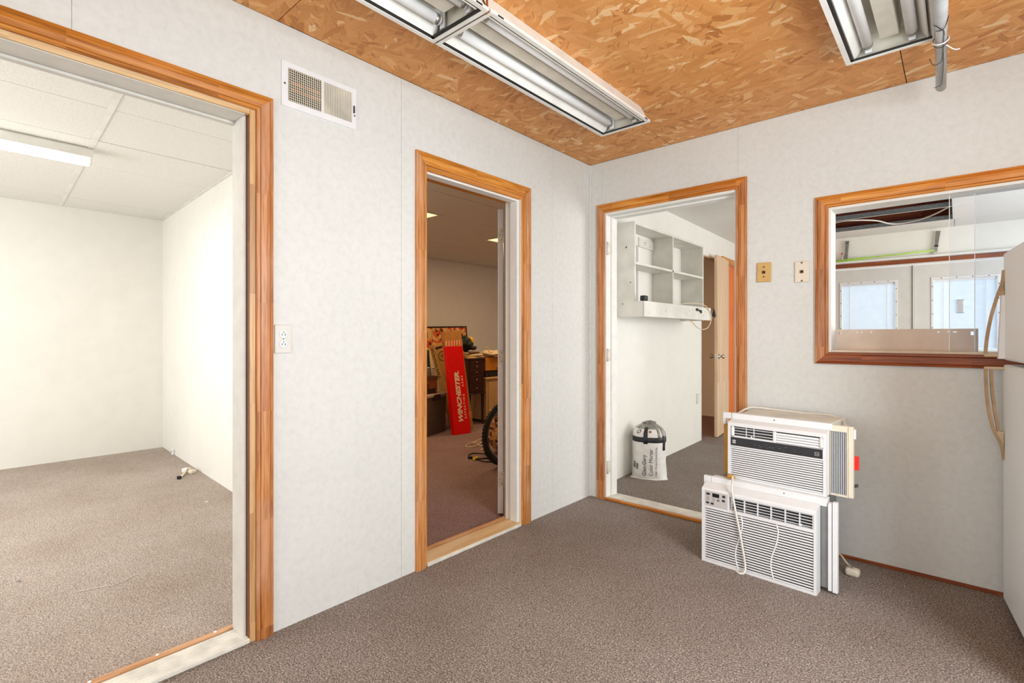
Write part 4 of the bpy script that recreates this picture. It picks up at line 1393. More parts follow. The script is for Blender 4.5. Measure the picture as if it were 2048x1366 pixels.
for (xx, zz) in ((0.03, 1.88), (0.035, 1.885), (0.07, 1.60), (0.0, 1.43)):
    mb.lathe([(0.005, 0), (0.005, 0.0012), (0, 0.0012)], 7, frame_matrix((xx, SY0, zz), (1, 0, 0), (0, 0, 1), (0, -1, 0)))
stuff(mb.build('nail_holes', 'dark_brown', sh))
# plugs on the shelf
t = thing('black_adapter', 'small black plug adapter at the left end of the cubby shelf ledge', 'adapter', (0.17, 0.515, 1.449))
MB().box(-0.022, 0.02, -0.03, 0.034, 0.0, 0.042, 0.008, seg=2).build('case', 'black_plastic', t)
MB().tube([(0.0, -0.03, 0.02), (0.01, -0.08, 0.016)], 0.0035, 6).build('flex', 'black_plastic', t)
t = thing('hanging_cable', 'thin cream cable looped over the right end of the cubby shelf ledge', 'cable', (0, 0, 0))
MB().tube(smooth_path([(0.10, 1.22, 1.430), (0.15, 1.32, 1.465), (0.185, 1.50, 1.478), (0.199, 1.68, 1.470), (0.2, 1.80, 1.435), (0.2, 1.87, 1.385), (0.2, 1.872, 1.32), (0.2, 1.79, 1.255), (0.198, 1.66, 1.235), (0.198, 1.52, 1.255), (0.193, 1.42, 1.300), (0.165, 1.36, 1.317), (0.11, 1.33, 1.319)], 6), 0.0045, 6).build('flex', 'cream_cable', t)
t = thing('black_clip', 'small black plug hanging on the front of the cubby shelf ledge', 'plug', (0.1915, 1.57, 1.415))
MB().box(0, 0.012, -0.055, -0.018, -0.008, 0.016, 0.003).build('head', 'black_plastic', t)
MB().box(0.0, 0.008, -0.02, 0.02, -0.008, 0.004, 0.002).build('neck', 'black_plastic', t)
MB().prism([(0, 0.018, -0.006), (0.012, 0.018, -0.006), (0.012, 0.018, 0.004), (0, 0.018, 0.004)], [(0, 0.062, -0.028), (0.012, 0.062, -0.028), (0.012, 0.062, 0.002), (0, 0.062, 0.002)]).build('tail', 'black_plastic', t)
t = thing('black_plug', 'black cone shaped plug hanging beyond the right end of the ledge', 'plug', (0.190, 1.985, 1.375))
MB().prism([(-0.005, -0.004, 0.055), (0.005, -0.004, 0.055), (0.005, 0.006, 0.055), (-0.005, 0.006, 0.055)], [(-0.012, -0.024, -0.005), (0.012, -0.024, -0.005), (0.012, 0.028, -0.005), (-0.012, 0.028, -0.005)]).build('plug_body', 'black_plastic', t)
MB().tube([(0.0, 0.0, 0.055), (0.0, 0.0, 0.066), (0.0, -0.066, 0.070)], 0.0028, 6).build('flex', 'black_plastic', t)
MB().box(-0.006, 0.006, 0.0, 0.03, -0.018, -0.003, 0.002).build('prong', 'black_plastic', t)
MB().box(0.02, 0.03, -0.072, -0.060, 0.03, 0.06).build('hook', 'black_plastic', t)

# outlet on that wall
t = thing('wall_outlet', 'white outlet plate low on the far room wall beside the plywood door', 'outlet', (px3(2.38), 2.38, 0.48), 0.0375)
MB().box(0.0, 0.005, -0.036, 0.036, -0.058, 0.058, 0.002).build('cover_plate', 'outlet_plate', t)
for dz in (-0.02, 0.02):
    MB().box(0.005, 0.007, -0.014, 0.014, dz - 0.014, dz + 0.014, 0.003).build('socket', 'white_plastic', t)

# plywood door standing ajar, with its opening
tr = sroot('trim_6', 'white jamb of the small doorway behind the plywood door')
box('jamb', -0.205, px3(DY0) + 0.004, DY0 - 0.012, DY0 + 0.004, 0, DZ, 'white_paint', tr)
box('jamb', -0.205, px3(DY1) + 0.001, DY1, DY1 + 0.012, 0, DZ, 'white_paint', tr)
box('head_jamb', -0.205, px3(DY0) + 0.004, DY0 + 0.004, DY1, DZ - 0.012, DZ + 0.004, 'birch_ply_z', tr)
pd = structure(MB().box(0.0, 0.60, -0.0175, 0.0175, 0.010, 2.105, 0.0015).build('door_4', 'birch_ply_z'), 'pale plywood door with knob standing ajar in the far room')
hx_, hy_ = px3(DY1) + 0.030, 3.345
fx_, fy_ = -0.062, 2.755
pd.location = (hx_, hy_, 0)
pd.rotation_euler = (0, 0, math.atan2(fy_ - hy_, fx_ - hx_))
for sgn in (-1, 1):
    MB().lathe([(0.03, 0), (0.03, 0.004), (0.012, 0.008), (0.012, 0.03), (0.025, 0.038), (0.028, 0.05), (0.02, 0.062), (0, 0.064)], 16, frame_matrix((0.535, 0.0175 * sgn, 0.935), (1, 0, 0), (0, 0, 1), (0, sgn, 0))).build('door_knob', 'chrome_dull', pd)
box('latch_plate', 0.600, 0.602, -0.012, 0.012, 0.905, 0.965, 'chrome_dull', pd)
# stained door beyond it
od = sroot('trim_7', 'orange stained casing and door beyond the plywood door')
for (a, b) in ((EY0 - 0.075, EY0), (EY1, EY1 + 0.07)):
    q = [(px3(a) , a, 0), (px3(a) + 0.016, a, 0), (px3(b) + 0.016, b, 0), (px3(b), b, 0)]
    MB().prism(q, [(p[0], p[1], EZ) for p in q]).build('casing_leg', 'orange_pine_z', od)
q = [(px3(EY0 - 0.075), EY0 - 0.075, EZ), (px3(EY0 - 0.075) + 0.016, EY0 - 0.075, EZ), (px3(EY1 + 0.07) + 0.016, EY1 + 0.07, EZ), (px3(EY1 + 0.07), EY1 + 0.07, EZ)]
MB().prism(q, [(p[0], p[1], EZ + 0.072) for p in q]).build('casing_head', 'stained_pine_y', od)
structure(box('door_5', -0.225, px3(EY1) - 0.012, EY0 + 0.002, EY1 - 0.002, 0.01, EZ - 0.003, 'orange_pine_z'), 'orange stained door set in the far room wall')

# mortar bag on the floor of the far room
bag = thing('mortar_bag', 'white paper mortar bag bound with black tape against the white wall', 'bag', (0.090, 0.765, 0.0), 0.0)
FA = 0.92   # facing
bag.rotation_euler = (0, 0, 0.40)
def bag_section(z):
    # half widths (along local x = width, y = depth) and corner power
    k = [(0.0, 0.140, 0.105), (0.03, 0.139, 0.112), (0.12, 0.136, 0.116), (0.26, 0.136, 0.115), (0.33, 0.136, 0.112), (0.375, 0.128, 0.104), (0.41, 0.105, 0.088), (0.435, 0.07, 0.06), (0.448, 0.03, 0.03)]
    for a, b in zip(k, k[1:]):
        if a[0] <= z <= b[0]:
            t_ = (z - a[0]) / (b[0] - a[0])
            return a[1] + (b[1] - a[1]) * t_, a[2] + (b[2] - a[2]) * t_
    return k[-1][1], k[-1][2]
def bag_pt(ang, z, off=0.0):
    hx, hy = bag_section(z)
    c, s = math.cos(ang), math.sin(ang)
    p = 2.5 if z < 0.06 else 2.1
    r = (abs(c) ** p + abs(s) ** p) ** (-1 / p)
    w = 0.006 * mnoise.noise(Vector((c * 2.2, s * 2.2, z * 11)))
    return Vector(((hx + off + w) * r * c, (hy + off + w) * r * s, z))
def bag_surface(mb, zs, a0, a1, n, off, closed):
    rows = []
    for z in zs:
        rows.append([mb.bm.verts.new(bag_pt(a0 + (a1 - a0) * k / n, z, off)) for k in range(n if closed else n + 1)])
    for A, B in zip(rows, rows[1:]):
        m = len(A)
        for k in range(m if closed else m - 1):
            f = mb.bm.faces.new((A[k], A[(k + 1) % m], B[(k + 1) % m], B[k])); f.smooth = True
    return rows
mb = MB()
rows = bag_surface(mb, [0.0, 0.01, 0.03, 0.08, 0.14, 0.2, 0.26, 0.3, 0.33, 0.355, 0.375, 0.395, 0.41, 0.425, 0.435, 0.448], 0, 2 * PI, 40, 0, True)
mb.bm.faces.new(rows[-1]); mb.bm.faces.new(rows[0][::-1])
mb.build('sack', 'bag_paper', bag)
def strip(name, zs, a0, a1, n, off, mat, closed=False):
    mb = MB()
    r0 = bag_surface(mb, zs, a0, a1, n, off, closed)
    o = mb.build(name, mat, bag)
    md = o.modifiers.new('thick', 'SOLIDIFY'); md.thickness = 0.0015; md.offset = -1
    return o
strip('tape_band', [0.300, 0.315, 0.33, 0.342], 0, 2 * PI, 40, 0.002, 'bag_tape', True)
strip('tape_strap', [0.29, 0.33, 0.355, 0.375, 0.395, 0.41, 0.422], -PI / 2 - 0.30, -PI / 2 - 0.04, 5, 0.004, 'bag_tape')
strip('tape_strap', [0.235, 0.27, 0.30, 0.33, 0.35], -0.62, -0.42, 4, 0.004, 'bag_tape')
strip('film_cap', [0.408, 0.418, 0.428, 0.437, 0.447], -PI + 0.5, PI + 0.3, 36, 0.003, 'bag_grey_film')
strip('film_strip', [0.343, 0.36, 0.38, 0.395, 0.41], -0.98, -0.80, 4, 0.003, 'bag_grey_film')
strip('film_strip', [0.343, 0.36, 0.38, 0.395, 0.41], -0.66, -0.44, 4, 0.003, 'bag_grey_film')
strip('film_strip', [0.343, 0.36, 0.38, 0.395, 0.41], -0.30, 0.9, 9, 0.003, 'bag_grey_film')
mb = MB()
for k in range(10):
    a = random.uniform(0, 2 * PI)
    blob(mb, (0.030 * math.cos(a), 0.026 * math.sin(a), 0.443 + random.uniform(-0.004, 0.008)), (0.026, 0.020, 0.012), 0, 0.9, k * 1.7, 2)
mb.build('gathered_top', 'bag_grey_film', bag)
mb = MB()
mb.prism([(-0.145, -0.01, 0.0), (-0.148, -0.075, 0.0), (-0.05, -0.112, 0.0), (0.06, -0.114, 0.0), (0.15, -0.072, 0.0), (0.147, -0.01, 0.0)], [(-0.140, -0.01, 0.005), (-0.142, -0.073, 0.005), (-0.05, -0.108, 0.005), (0.06, -0.11, 0.005), (0.144, -0.07, 0.005), (0.142, -0.01, 0.005)])
mb.build('bottom_seam', 'bag_paper', bag)
def bag_text(text, size, x, z, mat='ink_grey', ex=(0, 0, 1), ey=(-1, 0, 0), offset=0.0, sx=1.0, shear=0.0):
    """printed text bent on to the sack front"""
    o = lettering(text, size, mat, bag, Matrix.Identity(4), offset=offset, sx=sx, shear=shear, extrude=0.0)
    for v in o.data.vertices:
        p = Vector(ex) * v.co.x + Vector(ey) * v.co.y
        X, Zz = x + p.x, min(max(z + p.z, 0.0), 0.44)
        hx, hy = bag_section(Zz)
        # find angle whose x equals X on the front side
        lo, hi = -PI, 0.0
        for _ in range(26):
            mid = (lo + hi) / 2
            if bag_pt(mid, Zz, 0.0).x < X: lo = mid
            else: hi = mid
        q = bag_pt((lo + hi) / 2, Zz, 0.0022)
        v.co = q
    return o
bag_text('Glen-Gery', 0.043, -0.018, 0.03, offset=0.0004, sx=0.92)
bag_text('Color Mortar', 0.043, 0.034, 0.03, offset=0.0, sx=0.92)
bag_text('Color + Portland Cement & Lime', 0.022, 0.068, 0.03, sx=0.78)
bag_text('Glen', 0.026, -0.082, 0.075, offset=0.0008)
bag_text('Gery', 0.026, -0.104, 0.085, offset=0.0008)
mb = MB()
MB().lathe([(0.018, 0.0), (0.018, 0.0012), (0.012, 0.0012), (0.012, 0.0), (0.018, 0.0)], 18, frame_matrix(bag_pt(-PI / 2 - 0.62, 0.385, 0.004), (1, 0, 0.3), (0.2, 0.6, 0.8), (-0.25, -0.75, 0.6))).build('round_mark', 'paper_dark', bag)
MB().lathe([(0.011, 0.0), (0.011, 0.0012), (0, 0.0012)], 8, frame_matrix(bag_pt(-PI / 2 + 0.12, 0.388, 0.004), (1, 0, 0), (0, 0.6, 0.8), (0, -0.8, 0.6))).build('orange_mark', 'rust_bracket', bag)

# ------------------------------------------------------------------ things on the walls of the front room
# vent
v = thing('wall_vent', 'wide white wall vent with dusty grille above the outlet', 'vent', (0.0, -2.099, 2.186))
mb = MB()
hw, hh = 0.167, 0.090
ins = [(-0.141, 0.003, -0.064, 0.069), (0.012, 0.146, -0.064, 0.069)]
for (a, b, s, e) in holes_grid(-hw, hw, -hh, hh, ins):
    mb.box(0.0005, 0.005, a, b, s, e)
mb.build('face_plate', 'white_plastic', v)
MB().box(0.0004, 0.0008, -0.15, 0.15, -0.07, 0.075).build('duct_shade', 'dark_hole', v)
mb = MB()
for k in range(17):
    yy = -0.138 + k * 0.0086
    mb.box(0.001, 0.005, yy, yy + 0.0022, -0.064, 0.069)
for k in range(14):
    zz = -0.060 + k * 0.0096
    mb.box(0.001, 0.0035, -0.141, 0.003, zz, zz + 0.0018)
stuff(mb.build('open_grille', 'cream_plastic', v))
mb = MB()
for k in range(2):
    mb.box(0.0009, 0.0016, -0.13, 0.0, -0.02 + k * 0.028, -0.008 + k * 0.028)
mb.build('rusty_damper', 'rust_bracket', v)
mb = MB()
for k in range(17):
    yy = 0.0135 + k * 0.0079
    m = Matrix.Translation((0.0032, yy + 0.003, 0.0025)) @ Matrix.Rotation(0.5, 4, 'Z')
    mb.box(-0.0012, 0.0012, -0.0036, 0.0036, -0.0665, 0.0665, mat=m)
stuff(mb.build('slanted_grille', 'dirty_enamel', v))
MB().box(0.005, 0.012, 0.152, 0.156, -0.02, 0.012).build('damper_lever', 'black_plastic', v)
MB().lathe([(0.004, 0), (0.004, 0.0015), (0, 0.002)], 10, frame_matrix((0.005, -0.155, 0.0), (0, 1, 0), (0, 0, 1), (1, 0, 0))).build('screw', 'brass_screw', v)
MB().lathe([(0.004, 0), (0.004, 0.0015), (0, 0.002)], 10, frame_matrix((0.005, 0.158, -0.03), (0, 1, 0), (0, 0, 1), (1, 0, 0))).build('screw', 'brass_screw', v)
# outlet
t = thing('wall_outlet', 'grey white double outlet plate beside the left doorway casing', 'outlet', (0.0, -2.260, 1.160))
MB().box(0.0003, 0.006, -0.034, 0.034, -0.057, 0.057, 0.0025).build('cover_plate', 'outlet_plate', t)
for dz in (-0.0195, 0.0195):
    s = MB().lathe([(0.0165, 0), (0.0165, 0.0025), (0.015, 0.003), (0, 0.003)], 20, frame_matrix((0.006, 0, dz), (0, 1, 0), (0, 0, 1), (1, 0, 0))).build('receptacle', 'white_plastic', t)
    for dy in (-0.0065, 0.0065):
        box('slot', 0.0089, 0.0094, dy - 0.0012, dy + 0.0012, dz - 0.006, dz + 0.003, 'dark_hole', s)
    box('ground_hole', 0.0089, 0.0094, -0.002, 0.002, dz + 0.006, dz + 0.010, 'dark_hole', s)
MB().lathe([(0.003, 0), (0.003, 0.0012), (0, 0.0014)], 10, frame_matrix((0.006, 0, 0), (0, 1, 0), (0, 0, 1), (1, 0, 0))).build('screw', 'tube_metal', t)
# two phone plates
for (xc, zc, w, h, pm, tilt, lb) in ((1.186, 1.541, 0.0385, 0.0565, 'tan_plate', 0.02, 'tan phone jack plate nearer the doorway'), (1.381, 1.528, 0.036, 0.0585, 'ivory_plate', 0.0, 'ivory phone jack plate with brown screws nearer the window')):
    t = thing('phone_jack', lb, 'phone jack', (xc, 0.0, zc), rot=(0, tilt, 0))
    MB().box(-w, w, -0.010, -0.0003, -h, h, 0.003).build('cover_plate', pm, t)
    j = MB().box(-0.010, 0.008, -0.0125, -0.009, -0.009, 0.009, 0.001).build('jack', 'brass_screw', t)
    box('socket', -0.004, 0.007, -0.0132, -0.0122, -0.005, 0.006, 'dark_hole', j)
    box('contact', -0.009, -0.007, -0.0132, -0.0122, -0.006, 0.008, 'dark_hole', j)
    for dz in ((-0.026, 0.030) if pm == 'tan_plate' else (-0.050, 0.050)):
        MB().lathe([(0.005, 0), (0.005, 0.001), (0, 0.0016)], 10, frame_matrix((0, -0.010, dz), (1, 0, 0), (0, 0, 1), (0, -1, 0))).build('screw', 'brass_screw', t)

# ------------------------------------------------------------------ ceiling fixtures
def troffer(label, x, y, length, shade):
    """x,y: middle of the end nearer the back wall; runs towards -y"""
    f = thing('fluorescent_fixture', label, 'ceiling light', (x, y, H), 0.0, 'unlit fluorescent fixtures under the strand board')
    zb = -0.098
    w, wt = 0.152, 0.098
    L = -length
    # side shells: sloping sheet with a flange at the bottom
    for s in (-1, 1):
        pr = [(s * wt, -0.0005), (s * (wt - 0.003), -0.0005), (s * (w - 0.018), zb), (s * w, zb), (s * w, zb + 0.012), (s * (w - 0.004), zb + 0.012), (s * (w - 0.004), zb + 0.003), (s * (w - 0.012), zb + 0.003)]
        MB().prism([(a, 0, b) for a, b in pr], [(a, L, b) for a, b in pr]).build('side_shell', 'enamel_white', f)
    # top pan
    MB().box(-wt, wt, L, 0, -0.010, -0.0005).build('top_pan', 'dirty_enamel', f)
    # end plates
    for (ya, yb) in ((-0.004, 0.0), (L, L + 0.004)):
        MB().prism([(-w + 0.006, ya, zb), (w - 0.006, ya, zb), (wt, ya, -0.001), (-wt, ya, -0.001)], [(-w + 0.006, yb, zb), (w - 0.006, yb, zb), (wt, yb, -0.001), (-wt, yb, -0.001)]).build('end_plate', 'dirty_enamel', f)
    for (ya, yb) in ((-0.016, 0.0), (L, L + 0.016)):
        MB().box(-w + 0.004, w - 0.004, ya, yb, zb - 0.001, zb + 0.002).build('end_flange', 'enamel_white', f)
    # black gasket along the left flange and across the end
    MB().box(-w + 0.016, -w + 0.030, L + 0.02, -0.012, zb + 0.002, zb + 0.006).build('gasket', 'black_gasket', f)
    MB().box(-w + 0.016, w - 0.020, -0.030, -0.012, zb + 0.002, zb + 0.006).build('gasket', 'black_gasket', f)
    # wide sloping reflectors
    for s in (-1, 1):
        pr = [(s * (w - 0.030), zb + 0.006), (s * (w - 0.034), zb + 0.004), (s * 0.074, -0.012), (s * 0.080, -0.010)]
        MB().prism([(a, -0.018, b) for a, b in pr], [(a, L + 0.018, b) for a, b in pr]).build('reflector', 'enamel_white', f)
    # ballast cover: shallow channel
    pr = [(-0.040, -0.010), (-0.030, -0.052), (0.030, -0.052), (0.040, -0.010)]
    MB().prism([(a, -0.05, b) for a, b in pr], [(a, L + 0.05, b) for a, b in pr]).build('ballast_cover', 'dirty_enamel', f)
    for s in (-1, 1):
        tb = MB().tube([(s * 0.071, -0.040, -0.058), (s * 0.071, L + 0.040, -0.058)], 0.019, 14).build('lamp_tube', shade, f)
        for (ya, yb) in ((-0.042, -0.036), (L + 0.036, L + 0.042)):
            MB().lathe([(0.0194, 0), (0.0194, 0.018), (0.014, 0.020), (0, 0.020)], 14, frame_matrix((s * 0.071, -0.046 if ya > -0.1 else L + 0.060, -0.058), (1, 0, 0), (0, 0, 1), (0, -1, 0))).build('end_cap', 'tube_metal', tb)
        for yy in (-0.022, L + 0.022):
            MB().box(s * 0.071 - 0.012, s * 0.071 + 0.012, yy - 0.005, yy + 0.005, -0.082, -0.010, 0.002).build('lamp_holder', 'white_plastic', f)
    # slots in the flange
    for yy in (-0.04, L + 0.06):
        MB().box(w + 0.0002, w + 0.0012, yy - 0.022, yy + 0.008, zb + 0.002, zb + 0.008).build('flange_slot', 'dark_hole', f)
    return f
FX, FY = 0.632, -0.632
troffer('unlit white twin tube fixture hanging nearest the corner of two walls', FX, FY, 1.243, 'tube_glass')
troffer('unlit white twin tube fixture cut by the top edge, behind the first', FX - 0.003, FY - 1.250, 1.243, 'tube_glass')
troffer('unlit white twin tube fixture above the window wall with loose tube beside it', 1.824, -0.608, 1.243, 'tube_glass')
t = thing('joint_bracket', 'rusty orange bracket tab between the two joined ceiling fixtures', 'bracket', (0.77, -1.879, 2.345))
MB().box(-0.002, 0.002, -0.004, 0.004, -0.02, 0.06).build('tab', 'rust_bracket', t)
MB().box(-0.010, 0.0, -0.0035, 0.0035, -0.022, -0.018).build('foot', 'rust_bracket', t)

# loose tube tied beside the third fixture
t = thing('loose_tube', 'loose grey fluorescent tube tied under the fixture edge with wire', 'fluorescent tube', (1.985, -0.175, 2.299))
mb = MB()
mb.tube([(-0.012, 0.0, 0), (0.012, -1.19, 0)], 0.019, 16)
mb.build('tube', 'tube_glass_grey', t)
for yy, xx in ((0.0, -0.012), (-1.19, 0.012)):
    MB().lathe([(0.0193, -0.004), (0.0193, 0.008), (0.012, 0.011), (0.0, 0.012)], 16, frame_matrix((xx, yy, 0), (1, 0, 0), (0, 0, 1), (0, 1 if yy == 0 else -1, 0))).build('end_cap', 'tube_metal', t)
def ring(y, r, tilt, n=18):
    return [(r * math.cos(2 * PI * k / n) - 0.004, y + tilt * math.sin(2 * PI * k / n), r * math.sin(2 * PI * k / n)) for k in range(n)]
MB().tube(ring(-0.475, 0.025, 0.02), 0.0026, 6, closed=True).build('cable_tie', 'white_plastic', t)
MB().tube(smooth_path([(0.012, -0.47, -0.022), (0.035, -0.43, -0.03), (0.052, -0.42, -0.03)], 4), 0.0022, 6).build('cable_tie_tail', 'white_plastic', t)
MB().tube(smooth_path([(-0.02, -0.64, -0.012), (0.0, -0.61, -0.021), (0.008, -0.58, -0.020), (0.005, -0.50, -0.0205), (0.003, -0.44, -0.0205), (0.001, -0.3, -0.0205), (-0.004, -0.16, -0.021), (-0.01, -0.08, -0.021), (-0.035, -0.06, -0.02)], 5), 0.0013, 5).tube(smooth_path([(0.003, -0.40, -0.021), (-0.006, -0.33, -0.024), (-0.03, -0.31, -0.02), (-0.04, -0.36, -0.012)], 5), 0.0013, 5).tube(smooth_path([(0.022, -0.66, -0.004), (0.012, -0.62, -0.021), (0.0, -0.60, -0.0215), (-0.015, -0.60, -0.018)], 4), 0.0013, 5).build('tie_wire', 'black_plastic', t)
MB().tube(ring(-0.47, 0.0225, -0.01), 0.0013, 5, closed=True).build('tie_wire', 'black_plastic', t)

# ------------------------------------------------------------------ window air conditioners
ac = thing('air_conditioner', 'larger white window air conditioner on the carpet, lower of the two', 'air conditioner', (1.024, -0.530, 0.0), -0.0530)
Wd = 0.529
mb = MB()
mb.box(0.0, 0.016, 0.0, 0.065, 0.0, 0.374)                   # left stile
mb.box(0.517, Wd, 0.0, 0.065, 0.0, 0.374)                    # right stile
mb.box(0.016, 0.517, 0.0, 0.065, 0.0, 0.012)
mb.box(0.016, 0.517, 0.0, 0.022, 0.280, 0.296)               # mid rail
mb.box(0.016, 0.143, 0.0, 0.022, 0.296, 0.374)               # control corner
mb.box(0.143, 0.517, 0.0, 0.022, 0.362, 0.374)
pr = [(0.0, 0.374), (0.004, 0.381), (0.052, 0.400), (0.066, 0.400), (0.066, 0.374)]
mb.prism([(0.0, a, b) for a, b in pr], [(Wd, a, b) for a, b in pr])
mb.box(0.005, Wd - 0.005, 0.03, 0.065, 0.004, 0.376)
mb.build('front_bezel', 'white_plastic', ac)
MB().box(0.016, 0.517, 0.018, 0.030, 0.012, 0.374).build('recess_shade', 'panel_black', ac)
mb = MB()
nsl = 21
for k in range(nsl):
    zz = 0.0155 + k * 0.01262
    a = [(0.017, 0.003, zz), (0.516, 0.003, zz), (0.516, 0.003, zz + 0.0072), (0.017, 0.003, zz + 0.0072)]
    b = [(0.017, 0.015, zz - 0.006), (0.516, 0.015, zz - 0.006), (0.516, 0.015, zz - 0.002), (0.017, 0.015, zz - 0.002)]
    mb.prism(a, b)
gr = stuff(mb.build('intake_slats', 'grille_white', ac))
for pts in ([(0.199, 0.278), (0.204, 0.229), (0.189, 0.161), (0.173, 0.104), (0.173, 0.051), (0.184, 0.012)], [(0.361, 0.278), (0.368, 0.242), (0.360, 0.184), (0.341, 0.123), (0.336, 0.071), (0.348, 0.012)]):
    MB().tube(smooth_path([(a, 0.0036, b) for a, b in pts], 5), 0.0033, 6).build('wavy_rib', 'grille_white', ac)
mb = MB()
for zz in (0.3035, 0.3165, 0.330, 0.3435, 0.3565):
    a = [(0.150, 0.004, zz), (0.516, 0.004, zz), (0.516, 0.004, zz + 0.003), (0.150, 0.004, zz + 0.003)]
    b = [(0.150, 0.016, zz - 0.003), (0.516, 0.016, zz - 0.003), (0.516, 0.016, zz), (0.150, 0.016, zz)]
    mb.prism(a, b)
stuff(mb.build('outlet_slats', 'grille_white', ac))
for xx in (0.150, 0.213, 0.275, 0.336, 0.398, 0.459, 0.514):
    box('outlet_divider', xx - 0.0016, xx + 0.0016, 0.002, 0.018, 0.297, 0.362, 'grille_white', ac)
MB().box(0.455, 0.471, -0.003, 0.008, 0.300, 0.309, 0.003).build('louvre_knob', 'white_plastic', ac)
cp = MB().box(0.020, 0.134, -0.0022, 0.0005, 0.294, 0.371, 0.001).build('control_panel', 'panel_grey', ac)
for (a, b, s, e) in ((0.026, 0.044, 0.350, 0.361), (0.108, 0.123, 0.350, 0.362), (0.107, 0.121, 0.329, 0.340), (0.025, 0.040, 0.305, 0.315), (0.049, 0.064, 0.304, 0.314)):
    MB().box(a, b, -0.0042, -0.002, s, e, 0.001).build('button', 'panel_black', cp)
dsp = MB().box(0.057, 0.092, -0.0034, -0.002, 0.344, 0.363).build('display', 'dark_hole', cp)
MB().lathe([(0.006, 0.0), (0.006, 0.0018), (0.004, 0.0018), (0.004, 0.0), (0.006, 0.0)], 14, frame_matrix((0.087, -0.0021, 0.331), (1, 0, 0), (0, 0, 1), (0, -1, 0))).build('dial_ring', 'panel_black', cp)
mb = MB()
for k in range(4):
    mb.box(0.027, 0.040, -0.0026, -0.002, 0.322 + k * 0.006, 0.3235 + k * 0.006)
    mb.box(0.057, 0.068, -0.0026, -0.002, 0.322 + k * 0.005, 0.3232 + k * 0.005)
stuff(mb.build('panel_print', 'ink_grey', cp))
MB().box(0.018, 0.512, 0.092, 0.455, 0.008, 0.424, 0.004).build('chassis', 'steel_grey', ac)
MB().box(0.022, 0.556, 0.067, 0.110, 0.392, 0.429, 0.0015).build('top_rail', 'white_plastic', ac)
MB().box(-0.020, 0.0215, 0.070, 0.088, 0.02, 0.428, 0.0015).build('side_curtain', 'white_plastic', ac)
MB().box(0.514, 0.572, 0.072, 0.086, 0.02, 0.398, 0.001).build('curtain_pleats', 'steel_grey', ac)
MB().box(0.560, 0.574, 0.062, 0.090, 0.014, 0.412, 0.001).build('side_curtain', 'white_plastic', ac)
MB().box(0.577, 0.597, 0.064, 0.090, 0.010, 0.418, 0.0015).build('side_curtain', 'white_plastic', ac)
MB().lathe([(0.003, 0), (0.003, 0.001), (0, 0.001)], 8, frame_matrix((0.375, 0.0678, 0.416), (1, 0, 0), (0, 0, 1), (0, -1, 0))).build('screw', 'black_plastic', ac)
# its plug on the carpet
MB().tube(smooth_path([(0.50, 0.455, 0.06), (0.535, 0.43, 0.055), (0.558, 0.40, 0.045), (0.585, 0.375, 0.03)], 5), 0.0055, 7).build('power_cord', 'cream_cable', ac)
pl = MB().box(0.572, 0.632, 0.325, 0.375, 0.0, 0.036, 0.012, seg=2).build('plug', 'cream_plastic', ac)
for k in range(3):
    box('prong', 0.586 + k * 0.008, 0.589 + k * 0.008, 0.343, 0.347, 0.036, 0.050, 'tube_metal', pl)

UO = (1.121, -0.424, 0.430)
au = thing('air_conditioner', 'smaller white window air conditioner with dark control band, stacked on top', 'air conditioner', UO, -0.0946)
Wu = 0.455
mb = MB()
mb.box(0.0, 0.014, 0.0, 0.055, 0.0, 0.284)
mb.box(0.443, Wu, 0.0, 0.055, 0.0, 0.284)
mb.box(0.014, 0.443, 0.0, 0.055, 0.0, 0.008)
mb.box(0.014, 0.443, 0.0, 0.018, 0.164, 0.170)
mb.box(0.014, 0.443, 0.0, 0.016, 0.170, 0.2165)
mb.box(0.014, 0.443, 0.0, 0.018, 0.272, 0.284)
pr = [(0.0, 0.284), (0.004, 0.290), (0.040, 0.301), (0.056, 0.301), (0.056, 0.284)]
mb.prism([(0.0, a, b) for a, b in pr], [(Wu, a, b) for a, b in pr])
mb.box(0.005, Wu - 0.005, 0.028, 0.055, 0.003, 0.286)
mb.build('front_bezel', 'white_plastic', au)
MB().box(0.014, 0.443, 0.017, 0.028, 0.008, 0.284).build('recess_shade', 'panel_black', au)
mb = MB()
for k in range(14):
    zz = 0.0105 + k * 0.01105
    a = [(0.015, 0.003, zz), (0.442, 0.003, zz), (0.442, 0.003, zz + 0.0066), (0.015, 0.003, zz + 0.0066)]
    b = [(0.015, 0.014, zz - 0.005), (0.442, 0.014, zz - 0.005), (0.442, 0.014, zz - 0.002), (0.015, 0.014, zz - 0.002)]
    mb.prism(a, b)
stuff(mb.build('intake_slats', 'grille_white', au))
MB().box(0.0155, 0.4415, -0.0015, 0.0005, 0.1715, 0.2150, 0.0006).build('control_band', 'panel_black', au)
lg = MB()
for zz in (0.1835, 0.1935):
    lg.box(0.026, 0.043, -0.0024, -0.0014, zz, zz + 0.0085, 0.002)
lg.build('emblem', 'panel_grey', au)
lg = MB()
for (a, b, s, e) in holes_grid(0.409, 0.427, 0.184, 0.200, [(0.4105, 0.4255, 0.1855, 0.1985)]):
    lg.box(a, b, -0.0024, -0.0014, s, e)
lg.box(0.413, 0.423, -0.0024, -0.0014, 0.190, 0.192)
lg.build('emblem', 'panel_grey', au)
mb = MB()
random.seed(3)
for (a, z_) in ((0.135, 0.187), (0.155, 0.189), (0.172, 0.190), (0.19, 0.197), (0.195, 0.183), (0.205, 0.187), (0.222, 0.188), (0.235, 0.199), (0.25, 0.19), (0.28, 0.199), (0.27, 0.184), (0.16, 0.181), (0.32, 0.188)):
    mb.box(a, a + random.uniform(0.004, 0.011), -0.0021, -0.0014, z_, z_ + random.uniform(0.0012, 0.003))
